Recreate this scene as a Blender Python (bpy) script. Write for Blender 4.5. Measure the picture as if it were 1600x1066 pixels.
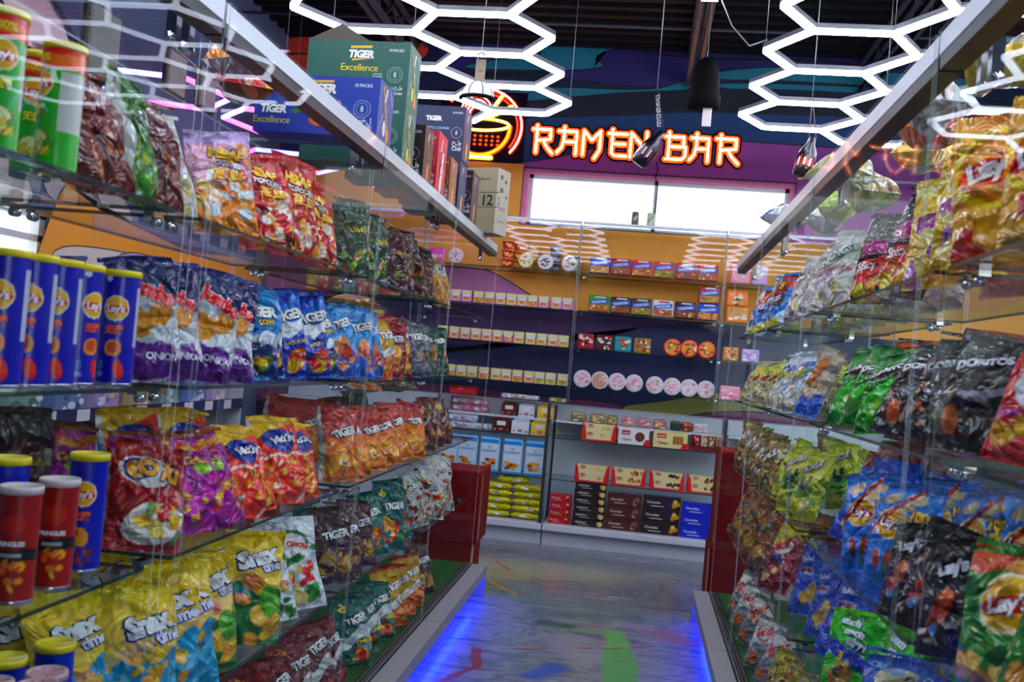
import bpy, bmesh, math, random
import numpy as np
from mathutils import Vector, Matrix
for _o in list(bpy.data.objects):
    bpy.data.objects.remove(_o)
SC = bpy.context.scene
COL = SC.collection
R = math.radians

# ---------------------------------------------------------------- camera, sky, exposure
cam_data = bpy.data.cameras.new('camera')
cam = bpy.data.objects.new('camera', cam_data)
COL.objects.link(cam)
SC.camera = cam


def cam_axes(yaw, pitch, roll):
    cy, sy, cp, sp = math.cos(yaw), math.sin(yaw), math.cos(pitch), math.sin(pitch)
    f = Vector((sy * cp, cy * cp, sp))
    r = Vector((cy, -sy, 0))
    u = r.cross(f)
    c, s = math.cos(roll), math.sin(roll)
    return r * c + u * s, u * c - r * s, f


_r, _u, _f = cam_axes(-0.13408623, 0.02131193, 0.08588365)
cam.matrix_world = Matrix(((_r.x, _u.x, -_f.x, 0), (_r.y, _u.y, -_f.y, 0), (_r.z, _u.z, -_f.z, 1.564), (0, 0, 0, 1)))
cam_data.sensor_width = 36
cam_data.lens = 1496.67 / 1600 * 36
cam_data.clip_start = 0.05
cam_data.dof.use_dof = True
cam_data.dof.focus_distance = 4.2
cam_data.dof.aperture_fstop = 4.8

world = bpy.data.worlds.new('sky')
SC.world = world
world.use_nodes = True
_bg = world.node_tree.nodes['Background']
_bg.inputs[0].default_value = (0.93, 0.97, 1.0, 1)
_bg.inputs[1].default_value = 2.2
SC.view_settings.view_transform = 'Standard'
SC.view_settings.look = 'None'
SC.view_settings.gamma = 1
SC.view_settings.exposure = 0.4
SC.view_settings.use_curve_mapping = False
cy_ = SC.cycles
cy_.max_bounces = 10
cy_.diffuse_bounces = 3
cy_.glossy_bounces = 3
cy_.transparent_max_bounces = 40
cy_.transmission_bounces = 4
cy_.caustics_reflective = False
cy_.caustics_refractive = False
cy_.sample_clamp_indirect = 4
cy_.use_denoising = True
HEX_POWER = 18.0

# ---------------------------------------------------------------- colours and materials


def lin(h):
    h = h.lstrip('#')
    out = []
    for i in (0, 2, 4):
        c = int(h[i:i + 2], 16) / 255
        out.append(c / 12.92 if c <= 0.04045 else ((c + 0.055) / 1.055) ** 2.4)
    return tuple(out)


MATS = {}


def new_mat(name):
    m = bpy.data.materials.new(name)
    m.use_nodes = True
    nt = m.node_tree
    b = nt.nodes['Principled BSDF']
    MATS[name] = m
    return m, nt, b


def mat(name, hexc='808080', rough=0.5, metal=0.0, emit=0.0, spec=0.5, bump=0.0, bscale=60, ecol=None):
    if name in MATS:
        return MATS[name]
    m, nt, b = new_mat(name)
    c = lin(hexc) + (1,)
    b.inputs['Base Color'].default_value = c
    b.inputs['Roughness'].default_value = rough
    b.inputs['Metallic'].default_value = metal
    b.inputs['Specular IOR Level'].default_value = spec
    if emit:
        b.inputs['Emission Color'].default_value = (lin(ecol) + (1,)) if ecol else c
        b.inputs['Emission Strength'].default_value = emit
    if bump:
        n = nt.nodes.new('ShaderNodeTexNoise')
        n.inputs['Scale'].default_value = bscale
        tc = nt.nodes.new('ShaderNodeTexCoord')
        nt.links.new(tc.outputs['Object'], n.inputs['Vector'])
        bp = nt.nodes.new('ShaderNodeBump')
        bp.inputs['Strength'].default_value = bump
        bp.inputs['Distance'].default_value = 0.01
        nt.links.new(n.outputs[0], bp.inputs['Height'])
        nt.links.new(bp.outputs[0], b.inputs['Normal'])
    return m


def printed(name, rough, metal, coat, crumple, spec=0.5):
    m, nt, b = new_mat(name)
    a = nt.nodes.new('ShaderNodeAttribute')
    a.attribute_name = 'Col'
    nt.links.new(a.outputs['Color'], b.inputs['Base Color'])
    b.inputs['Roughness'].default_value = rough
    b.inputs['Metallic'].default_value = metal
    b.inputs['Coat Weight'].default_value = coat
    b.inputs['Coat Roughness'].default_value = 0.07
    b.inputs['Specular IOR Level'].default_value = spec
    if crumple:
        tc = nt.nodes.new('ShaderNodeTexCoord')
        oi = nt.nodes.new('ShaderNodeObjectInfo')
        ad = nt.nodes.new('ShaderNodeVectorMath')
        ad.operation = 'ADD'
        nt.links.new(tc.outputs['Object'], ad.inputs[0])
        nt.links.new(oi.outputs['Random'], ad.inputs[1])
        nz = nt.nodes.new('ShaderNodeTexNoise')
        nz.inputs['Scale'].default_value = 11
        nz.inputs['Detail'].default_value = 2.5
        nz.inputs['Distortion'].default_value = 1.4
        nt.links.new(ad.outputs[0], nz.inputs['Vector'])
        vo = nt.nodes.new('ShaderNodeTexVoronoi')
        vo.feature = 'F1'
        vo.inputs['Scale'].default_value = 19
        nt.links.new(ad.outputs[0], vo.inputs['Vector'])
        mx = nt.nodes.new('ShaderNodeMath')
        mx.operation = 'MULTIPLY_ADD'
        mx.inputs[1].default_value = 0.55
        nt.links.new(vo.outputs['Distance'], mx.inputs[0])
        nt.links.new(nz.outputs[0], mx.inputs[2])
        bp = nt.nodes.new('ShaderNodeBump')
        bp.inputs['Strength'].default_value = crumple
        bp.inputs['Distance'].default_value = 0.05
        nt.links.new(mx.outputs[0], bp.inputs['Height'])
        nt.links.new(bp.outputs[0], b.inputs['Normal'])
        nt.links.new(bp.outputs[0], b.inputs['Coat Normal'])
    return m


printed('film', 0.42, 0.0, 0.9, 1.0, 0.22)
printed('card', 0.5, 0.0, 0.0, 0)
printed('gloss_card', 0.3, 0.0, 0.3, 0)
printed('plastic', 0.35, 0.0, 0.2, 0)


def glass_mat(name, tint, boost, cap):
    m = bpy.data.materials.new(name)
    m.use_nodes = True
    nt = m.node_tree
    nt.nodes.clear()
    out = nt.nodes.new('ShaderNodeOutputMaterial')
    mx = nt.nodes.new('ShaderNodeMixShader')
    tr = nt.nodes.new('ShaderNodeBsdfTransparent')
    tr.inputs[0].default_value = tint + (1,)
    gl = nt.nodes.new('ShaderNodeBsdfGlossy')
    gl.inputs['Roughness'].default_value = 0.0
    fr = nt.nodes.new('ShaderNodeFresnel')
    ge = nt.nodes.new('ShaderNodeNewGeometry')
    io = nt.nodes.new('ShaderNodeMapRange')
    io.inputs[3].default_value = 1.5
    io.inputs[4].default_value = 1 / 1.5
    nt.links.new(ge.outputs['Backfacing'], io.inputs[0])
    nt.links.new(io.outputs[0], fr.inputs[0])
    ml = nt.nodes.new('ShaderNodeMath')
    ml.operation = 'MULTIPLY'
    ml.use_clamp = True
    ml.inputs[1].default_value = boost
    nt.links.new(fr.outputs[0], ml.inputs[0])
    cl = nt.nodes.new('ShaderNodeMath')
    cl.operation = 'MINIMUM'
    cl.inputs[1].default_value = cap
    nt.links.new(ml.outputs[0], cl.inputs[0])
    nt.links.new(cl.outputs[0], mx.inputs[0])
    nt.links.new(tr.outputs[0], mx.inputs[1])
    nt.links.new(gl.outputs[0], mx.inputs[2])
    nt.links.new(mx.outputs[0], out.inputs[0])
    MATS[name] = m
    return m


glass_mat('glass', (0.978, 0.988, 0.983), 0.11, 0.022)
glass_mat('clear_front', (0.97, 0.98, 0.975), 0.32, 0.03)
glass_mat('shelf_glass', (0.92, 0.955, 0.94), 0.5, 0.25)


def edge_mat(name, hexc, alpha):
    m, nt, b = new_mat(name)
    b.inputs['Base Color'].default_value = lin(hexc) + (1,)
    b.inputs['Roughness'].default_value = 0.15
    b.inputs['Alpha'].default_value = alpha
    return m


edge_mat('glass_edge', 'd4e8e6', 0.3)
edge_mat('shelf_edge', '16302c', 0.92)
mat('alu', 'c9c9cc', 0.38, 0.75)
mat('alu_white', 'd6d8dc', 0.45, 0.1)
mat('grey_paint', '9a9a9e', 0.5, 0.2)
mat('rail_face', 'd4d5d8', 0.45, 0.35)
mat('dark_metal', '1a1a1d', 0.45, 0.3)
mat('groove', '26272a', 0.6)
mat('track', '6d7074', 0.35, 0.6)
mat('chrome', 'd8d8dd', 0.12, 1.0)
mat('turf', '2f6a2c', 0.95, 0, 0, 0.1, 1.0, 420)
mat('kick', '3a3d45', 0.4)
mat('black', '060607', 0.9, 0, 0, 0.15)
mat('steel_dark', '3c3f47', 0.6, 0.2)
mat('deck_dark', '0e0f14', 0.8, 0, 0, 0.2)
mat('counter_grey', 'c4c8d0', 0.4)
mat('counter_back', 'd2d7de', 0.5)
mat('white_wall', 'd9d9da', 0.8)
mat('blue_led', '1a35ff', 0.4, 0, 50.0, 0.5, ecol='0d22ff')
mat('tube_light', 'ffffff', 0.4, 0, HEX_POWER, 0.5, ecol='dde6ff')
mat('pink_light', 'ff63dd', 0.4, 0, 7.0, 0.5, ecol='ff3fd0')
mat('violet_light', '7c7cff', 0.4, 0, 7.0, 0.5, ecol='6a63ff')
mat('neon_orange', 'ff5a10', 0.4, 0, 1.9, 0.5, ecol='ff3c06')
mat('neon_core', 'fff2c0', 0.4, 0, 4.5, 0.5, ecol='ffe39a')
mat('neon_red', 'ff3018', 0.4, 0, 3.0, 0.5, ecol='ff2a12')
mat('neon_white', 'fff0ea', 0.4, 0, 3.5, 0.5, ecol='ffd6c6')
mat('neon_yellow', 'ffd21a', 0.4, 0, 2.5, 0.5, ecol='ffb80c')
mat('neon_blue', '8fb4ff', 0.4, 0, 7.0, 0.5, ecol='7fa8ff')
mat('acrylic', '14101c', 0.2)
mat('board', '8b7d63', 0.8)
mat('board_dark', '4d4638', 0.85)
mat('red_carton', '780a12', 0.6, 0, 0, 0.12, 0.15, 30)

# ---------------------------------------------------------------- mesh builder


def rich(c):
    """printing ink: a little more chroma than the swatch"""
    g = c[0] * .25 + c[1] * .6 + c[2] * .15
    return tuple(min(max(g + (v - g) * 1.3, .001), 1) ** 1.1 for v in c)


class MB:
    def __init__(s):
        s.v, s.f, s.m, s.c, s.ms, s.smooth = [], [], [], [], [], []

    def slot(s, name):
        if name not in s.ms:
            s.ms.append(name)
        return s.ms.index(name)

    def add(s, vs, fs, m, col=(1, 1, 1), smooth=False):
        o = len(s.v)
        s.v.extend([tuple(p) for p in vs])
        if m in ('card', 'gloss_card', 'plastic', 'film') and not isinstance(col, np.ndarray):
            col = rich(lin(col) if isinstance(col, str) else col)
        if isinstance(col, np.ndarray):
            s.c.extend([tuple(c) for c in col])
        else:
            if isinstance(col, str):
                col = lin(col)
            s.c.extend([col] * len(vs))
        k = s.slot(m)
        for f in fs:
            s.f.append(tuple(i + o for i in f))
            s.m.append(k)
            s.smooth.append(smooth)
        return o

    def box(s, lo, hi, m, col=(1, 1, 1), M=None, faces=None):
        x0, y0, z0 = lo
        x1, y1, z1 = hi
        P = [(x0, y0, z0), (x1, y0, z0), (x1, y1, z0), (x0, y1, z0), (x0, y0, z1), (x1, y0, z1), (x1, y1, z1), (x0, y1, z1)]
        if M is not None:
            P = [M @ Vector(p) for p in P]
        F = {'b': (0, 3, 2, 1), 't': (4, 5, 6, 7), 'f': (0, 1, 5, 4), 'r': (1, 2, 6, 5), 'k': (2, 3, 7, 6), 'l': (3, 0, 4, 7)}
        s.add(P, [F[k] for k in (faces or 'btfrkl')], m, col)

    def bevbox(s, lo, hi, r, m, col=(1, 1, 1), M=None):
        """box with chamfered edges"""
        bm = bmesh.new()
        bmesh.ops.create_cube(bm, size=1)
        c = [(a + b) / 2 for a, b in zip(lo, hi)]
        d = [b - a for a, b in zip(lo, hi)]
        for v in bm.verts:
            v.co = Vector((c[0] + v.co.x * d[0], c[1] + v.co.y * d[1], c[2] + v.co.z * d[2]))
        bmesh.ops.bevel(bm, geom=bm.edges[:], offset=r, segments=2, affect='EDGES', profile=0.5)
        bm.verts.index_update()
        vs = [v.co.copy() for v in bm.verts]
        if M is not None:
            vs = [M @ p for p in vs]
        s.add(vs, [[v.index for v in f.verts] for f in bm.faces], m, col)
        bm.free()

    def quad(s, a, b, c, d, m, col=(1, 1, 1)):
        s.add([a, b, c, d], [(0, 1, 2, 3)], m, col)

    def tube(s, pts, r, m, n=8, col=(1, 1, 1), closed=False, cap=True):
        pts = [Vector(p) for p in pts]
        k = len(pts)
        rings = []
        up = Vector((0, 0, 1))
        for i, p in enumerate(pts):
            a = pts[(i - 1) % k] if (closed or i > 0) else p
            b = pts[(i + 1) % k] if (closed or i < k - 1) else p
            t = (b - a).normalized() if (b - a).length > 1e-9 else Vector((0, 0, 1))
            x = t.cross(up)
            if x.length < 0.05:
                x = t.cross(Vector((0, 1, 0)))
            x.normalize()
            y = x.cross(t).normalized()
            rr = r[i] if isinstance(r, (list, tuple)) else r
            rings.append([p + x * math.cos(2 * math.pi * j / n) * rr + y * math.sin(2 * math.pi * j / n) * rr for j in range(n)])
        vs = [q for ring in rings for q in ring]
        fs = []
        for i in range(k if closed else k - 1):
            for j in range(n):
                a, b = i * n + j, i * n + (j + 1) % n
                c, d = ((i + 1) % k) * n + (j + 1) % n, ((i + 1) % k) * n + j
                fs.append((a, b, c, d))
        if cap and not closed:
            fs.append(tuple(range(n))[::-1])
            fs.append(tuple((k - 1) * n + j for j in range(n)))
        s.add(vs, fs, m, col, True)

    def lathe(s, prof, m, n=32, col=(1, 1, 1), c=(0, 0, 0), M=None, smooth=True):
        """profile of (r, z) turned about z"""
        vs, fs = [], []
        for (r, z) in prof:
            for j in range(n):
                a = 2 * math.pi * j / n
                p = Vector((c[0] + r * math.cos(a), c[1] + r * math.sin(a), c[2] + z))
                vs.append(M @ p if M is not None else p)
        for i in range(len(prof) - 1):
            for j in range(n):
                fs.append((i * n + j, i * n + (j + 1) % n, (i + 1) * n + (j + 1) % n, (i + 1) * n + j))
        if prof[0][0] > 1e-6:
            fs.append(tuple(range(n))[::-1])
        if prof[-1][0] > 1e-6:
            fs.append(tuple((len(prof) - 1) * n + j for j in range(n)))
        s.add(vs, fs, m, col, smooth)

    def text(s, txt, o, xd, yd, w, m, col=(1, 1, 1), bold=0.0, off=0.0008, outline=None, h=None, shear=0.0):
        """flat lettering: centre o, width w along xd"""
        o, xd, yd = Vector(o), Vector(xd).normalized(), Vector(yd).normalized()
        nrm = xd.cross(yd)
        if outline:
            V, F, W0 = text2d(txt, bold + 0.045, shear)
            k = w / text2d(txt, bold, shear)[2]
            s.add([o + xd * (x * k) + yd * (y * k) + nrm * off for x, y in V], F, m, outline)
            off = off * 2
        V, F, W0 = text2d(txt, bold, shear)
        k = w / W0
        s.add([o + xd * (x * k) + yd * (y * k) + nrm * off for x, y in V], F, m, col)

    def poly(s, pts, m, col=(1, 1, 1)):
        s.add(pts, [tuple(range(len(pts)))], m, col)

    def mesh(s, name):
        me = bpy.data.meshes.new(name)
        me.from_pydata(s.v, [], s.f)
        for k in s.ms:
            me.materials.append(MATS[k])
        me.polygons.foreach_set('material_index', s.m)
        me.polygons.foreach_set('use_smooth', s.smooth)
        if any(k in ('film', 'card', 'gloss_card', 'plastic') for k in s.ms):
            a = me.color_attributes.new('Col', 'FLOAT_COLOR', 'POINT')
            arr = np.ones((len(s.v), 4), dtype=np.float32)
            arr[:, :3] = np.array(s.c, dtype=np.float32)
            a.data.foreach_set('color', arr.ravel())
        me.update()
        return me

    def build(s, name, parent=None, link=True):
        o = bpy.data.objects.new(name, s.mesh(name))
        if link:
            COL.objects.link(o)
        if parent is not None:
            o.parent = parent
        return o


_T2 = {}


def text2d(txt, bold=0.0, shear=0.0):
    key = (txt, round(bold, 3), shear)
    if key in _T2:
        return _T2[key]
    cu = bpy.data.curves.new('glyphs', 'FONT')
    cu.body = txt
    cu.offset = bold
    cu.shear = shear
    cu.resolution_u = 2
    cu.space_character = 0.92
    o = bpy.data.objects.new('glyphs', cu)
    me = bpy.data.meshes.new_from_object(o)
    bm = bmesh.new()
    bm.from_mesh(me)
    bmesh.ops.triangulate(bm, faces=bm.faces[:])
    for _ in range(2):
        lg = [e for e in bm.edges if e.calc_length() > 0.3]
        if lg:
            bmesh.ops.subdivide_edges(bm, edges=lg, cuts=1)
            bmesh.ops.triangulate(bm, faces=bm.faces[:])
    bm.verts.index_update()
    V = np.array([(v.co.x, v.co.y) for v in bm.verts]) if len(bm.verts) else np.zeros((1, 2))
    F = [tuple(v.index for v in f.verts) for f in bm.faces]
    bm.free()
    bpy.data.objects.remove(o)
    bpy.data.curves.remove(cu)
    bpy.data.meshes.remove(me)
    lo, hi = V.min(0), V.max(0)
    V = V - (lo + hi) / 2
    _T2[key] = (V, F, max(hi[0] - lo[0], 1e-3))
    return _T2[key]


# ---------------------------------------------------------------- things


def tag(o, label, cat, group=None):
    o['label'] = label
    o['category'] = cat
    if group:
        o['group'] = group
    return o


def empty(name, loc=(0, 0, 0), rz=0.0):
    o = bpy.data.objects.new(name, None)
    COL.objects.link(o)
    o.location = loc
    o.rotation_euler = (0, 0, rz)
    return o


def struct(mb, name):
    o = mb.build(name)
    o['kind'] = 'structure'
    return o


def place(proto, loc, rz=0.0, rx=0.0, ry=0.0, sc=1.0, order='XYZ'):
    """a linked copy of a prototype (root and its parts, two levels)"""
    root, kids = proto
    r = root.copy()
    COL.objects.link(r)
    r.location = loc
    r.rotation_mode = order
    r.rotation_euler = (rx, ry, rz)
    r.scale = sc if isinstance(sc, tuple) else (sc, sc, sc)
    for k, sub in kids:
        c = k.copy()
        COL.objects.link(c)
        c.parent = r
        for g in sub:
            d = g.copy()
            COL.objects.link(d)
            d.parent = c
    return r

# ---------------------------------------------------------------- setting: floor


def floor_mat():
    m, nt, b = new_mat('resin_floor')
    L = nt.links.new
    N = nt.nodes.new
    tc = N('ShaderNodeTexCoord')

    def noise(scale, detail, dist, vec, st=None):
        n = N('ShaderNodeTexNoise')
        n.inputs['Scale'].default_value = scale
        n.inputs['Detail'].default_value = detail
        n.inputs['Distortion'].default_value = dist
        if st:
            mp = N('ShaderNodeMapping')
            mp.inputs['Scale'].default_value = st
            L(vec, mp.inputs[0])
            vec = mp.outputs[0]
        L(vec, n.inputs['Vector'])
        return n

    P = tc.outputs['Object']
    wn = noise(2.6, 3, 0.5, P)
    sub = N('ShaderNodeVectorMath')
    sub.operation = 'SUBTRACT'
    L(wn.outputs['Color'], sub.inputs[0])
    sub.inputs[1].default_value = (0.5, 0.5, 0.5)
    sc = N('ShaderNodeVectorMath')
    sc.operation = 'SCALE'
    sc.inputs['Scale'].default_value = 0.16
    L(sub.outputs[0], sc.inputs[0])
    wp = N('ShaderNodeVectorMath')
    wp.operation = 'ADD'
    L(P, wp.inputs[0])
    L(sc.outputs[0], wp.inputs[1])
    W = wp.outputs[0]
    base = noise(3.0, 8, 1.2, P, (0.5, 1.6, 1))
    rp = N('ShaderNodeValToRGB')
    L(base.outputs[0], rp.inputs[0])
    e = rp.color_ramp.elements
    e[0].position, e[0].color = 0.3, lin('454b53') + (1,)
    e[1].position, e[1].color = 0.72, lin('a4a8aa') + (1,)
    for pos, c in ((0.4, '6e757c'), (0.47, '8a8a86'), (0.53, '5f6c70'), (0.6, '8b8590'), (0.66, '737c84')):
        q = rp.color_ramp.elements.new(pos)
        q.color = lin(c) + (1,)
    cur = rp.outputs[0]

    def seg(a, bb, r, soft, hexc, amt, thin=False):
        nonlocal cur
        a = Vector((a[0], a[1], 0))
        bb = Vector((bb[0], bb[1], 0))
        d = bb - a
        s1 = N('ShaderNodeVectorMath')
        s1.operation = 'SUBTRACT'
        L(W, s1.inputs[0])
        s1.inputs[1].default_value = a
        dt = N('ShaderNodeVectorMath')
        dt.operation = 'DOT_PRODUCT'
        L(s1.outputs[0], dt.inputs[0])
        dt.inputs[1].default_value = d / max(d.length_squared, 1e-6)
        cl = N('ShaderNodeClamp')
        L(dt.outputs['Value'], cl.inputs[0])
        s2 = N('ShaderNodeVectorMath')
        s2.operation = 'SCALE'
        s2.inputs[0].default_value = d
        L(cl.outputs[0], s2.inputs['Scale'])
        df = N('ShaderNodeVectorMath')
        df.operation = 'DISTANCE'
        L(s1.outputs[0], df.inputs[0])
        L(s2.outputs[0], df.inputs[1])
        mr = N('ShaderNodeMapRange')
        mr.interpolation_type = 'SMOOTHSTEP'
        L(df.outputs['Value'], mr.inputs[0])
        mr.inputs[1].default_value = r
        mr.inputs[2].default_value = r + soft
        mr.inputs[3].default_value = amt
        mr.inputs[4].default_value = 0
        mx = N('ShaderNodeMix')
        mx.data_type = 'RGBA'
        L(mr.outputs[0], mx.inputs['Factor'])
        L(cur, mx.inputs[6])
        mx.inputs[7].default_value = lin(hexc) + (1,)
        cur = mx.outputs[2]

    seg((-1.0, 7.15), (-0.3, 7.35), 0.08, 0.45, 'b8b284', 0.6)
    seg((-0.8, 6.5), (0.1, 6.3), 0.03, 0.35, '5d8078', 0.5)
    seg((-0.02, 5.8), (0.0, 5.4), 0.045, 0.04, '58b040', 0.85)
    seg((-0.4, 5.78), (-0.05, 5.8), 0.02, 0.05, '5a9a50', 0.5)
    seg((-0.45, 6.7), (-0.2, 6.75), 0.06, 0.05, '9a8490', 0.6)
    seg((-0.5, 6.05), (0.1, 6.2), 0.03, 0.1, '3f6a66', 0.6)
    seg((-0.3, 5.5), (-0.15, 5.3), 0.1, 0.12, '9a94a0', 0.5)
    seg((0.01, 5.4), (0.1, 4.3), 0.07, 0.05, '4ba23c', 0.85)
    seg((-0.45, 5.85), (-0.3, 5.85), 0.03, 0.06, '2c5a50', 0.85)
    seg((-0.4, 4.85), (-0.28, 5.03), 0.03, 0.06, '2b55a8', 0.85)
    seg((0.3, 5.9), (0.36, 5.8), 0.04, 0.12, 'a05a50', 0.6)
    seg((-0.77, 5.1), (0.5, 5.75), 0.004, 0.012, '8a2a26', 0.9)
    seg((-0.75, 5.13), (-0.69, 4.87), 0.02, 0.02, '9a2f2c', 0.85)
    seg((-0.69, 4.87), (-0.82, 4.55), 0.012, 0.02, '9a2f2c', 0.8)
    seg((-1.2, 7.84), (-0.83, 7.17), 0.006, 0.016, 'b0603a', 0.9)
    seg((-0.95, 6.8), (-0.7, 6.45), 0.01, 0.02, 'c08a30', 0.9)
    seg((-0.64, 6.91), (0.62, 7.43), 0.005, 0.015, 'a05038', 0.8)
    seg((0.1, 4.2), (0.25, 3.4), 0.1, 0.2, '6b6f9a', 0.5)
    L(cur, b.inputs['Base Color'])
    b.inputs['Roughness'].default_value = 0.16
    b.inputs['Specular IOR Level'].default_value = 0.5
    f2 = noise(40, 4, 0, P, (0.6, 2.5, 1))
    bp = N('ShaderNodeBump')
    bp.inputs['Strength'].default_value = 0.06
    bp.inputs['Distance'].default_value = 0.01
    L(f2.outputs[0], bp.inputs['Height'])
    L(bp.outputs[0], b.inputs['Normal'])


floor_mat()
b = MB()
b.box((-4.2, -2.6, -0.1), (4.2, 9.1, 0), 'resin_floor')
struct(b, 'floor')

# ---------------------------------------------------------------- walls with the painted mural


def smooth_closed(pts, n=5):
    out = []
    k = len(pts)
    for i in range(k):
        p0, p1, p2, p3 = (np.array(pts[(i + j - 1) % k], float) for j in range(4))
        for q in range(n):
            t = q / n
            out.append(tuple(0.5 * ((2 * p1) + (-p0 + p2) * t + (2 * p0 - 5 * p1 + 4 * p2 - p3) * t * t + (-p0 + 3 * p1 - 3 * p2 + p3) * t ** 3)))
    return out


def paint(name, hexc):
    return mat('paint_' + name, hexc, 0.55)


for _n, _c in dict(harbour='5d7f95', navy='051c3c', ink='030e22', blue='0a3a6c', teal='0d7284', purple='23165f', magenta='a03a94', orange='f2a01f', mauve='b4669a', plum='401a58', indigo='131a52', olive='8f8a3c', black='07070c', red='d8401f', wine='6e2358', cream='ddd2bf', slate='546c88', lilac='b9a2cc', pinkglow='f07aa8', lightpurple='7a4fb0').items():
    paint(_n, _c)


class Mural:
    """painted shapes on a wall, each a thin coat over the last"""

    def __init__(s, mb, fn):
        s.mb, s.fn, s.k = mb, fn, 1

    def shape(s, pts, col, line=0.0, smooth=True):
        P = smooth_closed(pts) if smooth else pts
        if line:
            ln = []
            k = len(P)
            for i in range(k):
                a, c = np.array(P[(i - 1) % k]), np.array(P[(i + 1) % k])
                t = c - a
                t = t / (np.linalg.norm(t) + 1e-9)
                ln.append((np.array(P[i]) + np.array((t[1], -t[0])) * line, np.array(P[i]) - np.array((t[1], -t[0])) * line))
            q = [s.fn(x, z, s.k * 0.0007) for ab in ln for x, z in ab]
            s.mb.add(q, [(2 * i, 2 * i + 1, 2 * ((i + 1) % k) + 1, 2 * ((i + 1) % k)) for i in range(k)], 'paint_black')
            s.k += 1
        bm = bmesh.new()
        vs = [bm.verts.new(s.fn(x, z, s.k * 0.0007)) for x, z in P]
        f = bm.faces.new(vs)
        bmesh.ops.triangulate(bm, faces=[f])
        bm.verts.index_update()
        s.mb.add([v.co.copy() for v in bm.verts], [[v.index for v in g.verts] for g in bm.faces], 'paint_' + col)
        bm.free()
        s.k += 1

    def stroke(s, pts, w, col='black'):
        P = [np.array(p, float) for p in pts]
        Q = []
        for i in range(len(P) - 1):
            p0, p1, p2, p3 = P[max(i - 1, 0)], P[i], P[i + 1], P[min(i + 2, len(P) - 1)]
            for q in range(6):
                t = q / 6
                Q.append(0.5 * ((2 * p1) + (-p0 + p2) * t + (2 * p0 - 5 * p1 + 4 * p2 - p3) * t * t + (-p0 + 3 * p1 - 3 * p2 + p3) * t ** 3))
        Q.append(P[-1])
        vs = []
        for i, p in enumerate(Q):
            t = Q[min(i + 1, len(Q) - 1)] - Q[max(i - 1, 0)]
            t = t / (np.linalg.norm(t) + 1e-9)
            n = np.array((t[1], -t[0])) * w * (0.6 + 0.4 * math.sin(math.pi * i / len(Q)))
            vs += [s.fn(*(p + n), 0.012 + s.k * 0.0007), s.fn(*(p - n), 0.012 + s.k * 0.0007)]
        s.mb.add(vs, [(2 * i, 2 * i + 1, 2 * i + 3, 2 * i + 2) for i in range(len(Q) - 1)], 'paint_' + col)
        s.k += 1


YW = 8.85
ZC = 4.56
WX0, WX1, WZ0, WZ1 = -1.17, 1.22, 2.86, 3.345
b = MB()
for lo, hi in (((-4.2, YW, 0), (WX0 - 0.05, YW + 0.2, ZC)), ((WX1 + 0.04, YW, 0), (4.2, YW + 0.2, ZC)),
               ((WX0 - 0.05, YW, 0), (WX1 + 0.04, YW + 0.2, WZ0)), ((WX0 - 0.05, YW, WZ1 + 0.04), (WX1 + 0.04, YW + 0.2, ZC))):
    b.box(lo, hi, 'paint_navy')
m = Mural(b, lambda x, z, d: (x, YW - 0.0006 - d, z))
m.shape([(-4.1, 3.72), (-1.6, 3.83), (-0.4, 3.91), (0.6, 3.99), (4.1, 4.05), (4.1, 3.6), (-1.2, 3.4), (-4.1, 3.4)], 'blue', 0.012)
m.shape([(-4.1, 4.06), (-1.9, 4.04), (-1.62, 4.0), (-0.77, 4.08), (-0.31, 4.14), (0.21, 4.19), (1.2, 4.2), (4.1, 4.2), (4.1, 4.05), (0.6, 3.99), (-0.4, 3.91), (-1.6, 3.84), (-4.1, 3.74)], 'ink', 0.0)
m.shape([(-2.05, 4.555), (-1.11, 4.555), (-0.48, 4.555), (0.2, 4.555), (1.01, 4.555), (4.1, 4.555), (4.1, 4.4), (1.02, 4.42), (0.47, 4.38), (0.22, 4.28), (-0.14, 4.2), (-0.88, 4.24), (-1.11, 4.29), (-1.9, 4.27), (-2.1, 4.4)], 'purple', 0.014)
m.shape([(-1.11, 4.53), (-0.8, 4.55), (-0.48, 4.55), (-0.6, 4.49), (-0.64, 4.43), (-0.57, 4.38), (-0.7, 4.34), (-1.11, 4.31), (-1.85, 4.3), (-1.6, 4.38), (-1.2, 4.43)], 'teal', 0.014)
m.shape([(-1.9, 4.0), (-1.62, 4.05), (-1.27, 4.13), (-0.91, 4.15), (-0.13, 4.17), (0.19, 4.26), (0.21, 4.19), (-0.31, 4.14), (-0.77, 4.08), (-1.5, 3.98)], 'teal', 0.01)
m.shape([(0.5, 4.36), (0.93, 4.42), (1.5, 4.43), (2.6, 4.4), (2.6, 4.3), (1.2, 4.31), (0.94, 4.31), (0.5, 4.3)], 'teal', 0.012)
m.shape([(0.5, 4.25), (1.12, 4.275), (2.6, 4.28), (2.6, 4.23), (1.1, 4.23), (0.6, 4.215)], 'teal', 0.008)
for rx in (-3.9, -3.42, -2.92, -2.5):
    for rz in (4.43, 4.26):
        m.shape([(rx - 0.22, rz - 0.07), (rx + 0.2, rz - 0.07), (rx + 0.23, rz + 0.07), (rx - 0.2, rz + 0.08)], 'red', 0.016)
m.shape([(-1.23, 3.42), (-1.08, 3.45), (-0.8, 3.52), (-0.53, 3.6), (-0.08, 3.7), (0.3, 3.735), (0.65, 3.73), (1.27, 3.72), (2.2, 3.70), (4.1, 3.66), (4.1, 3.387), (1.3, 3.387), (-1.1, 3.387)], 'magenta', 0.01)
m.shape([(1.262, 3.4), (4.1, 3.4), (4.1, 2.2), (1.262, 2.2)], 'magenta', 0, False)
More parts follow.
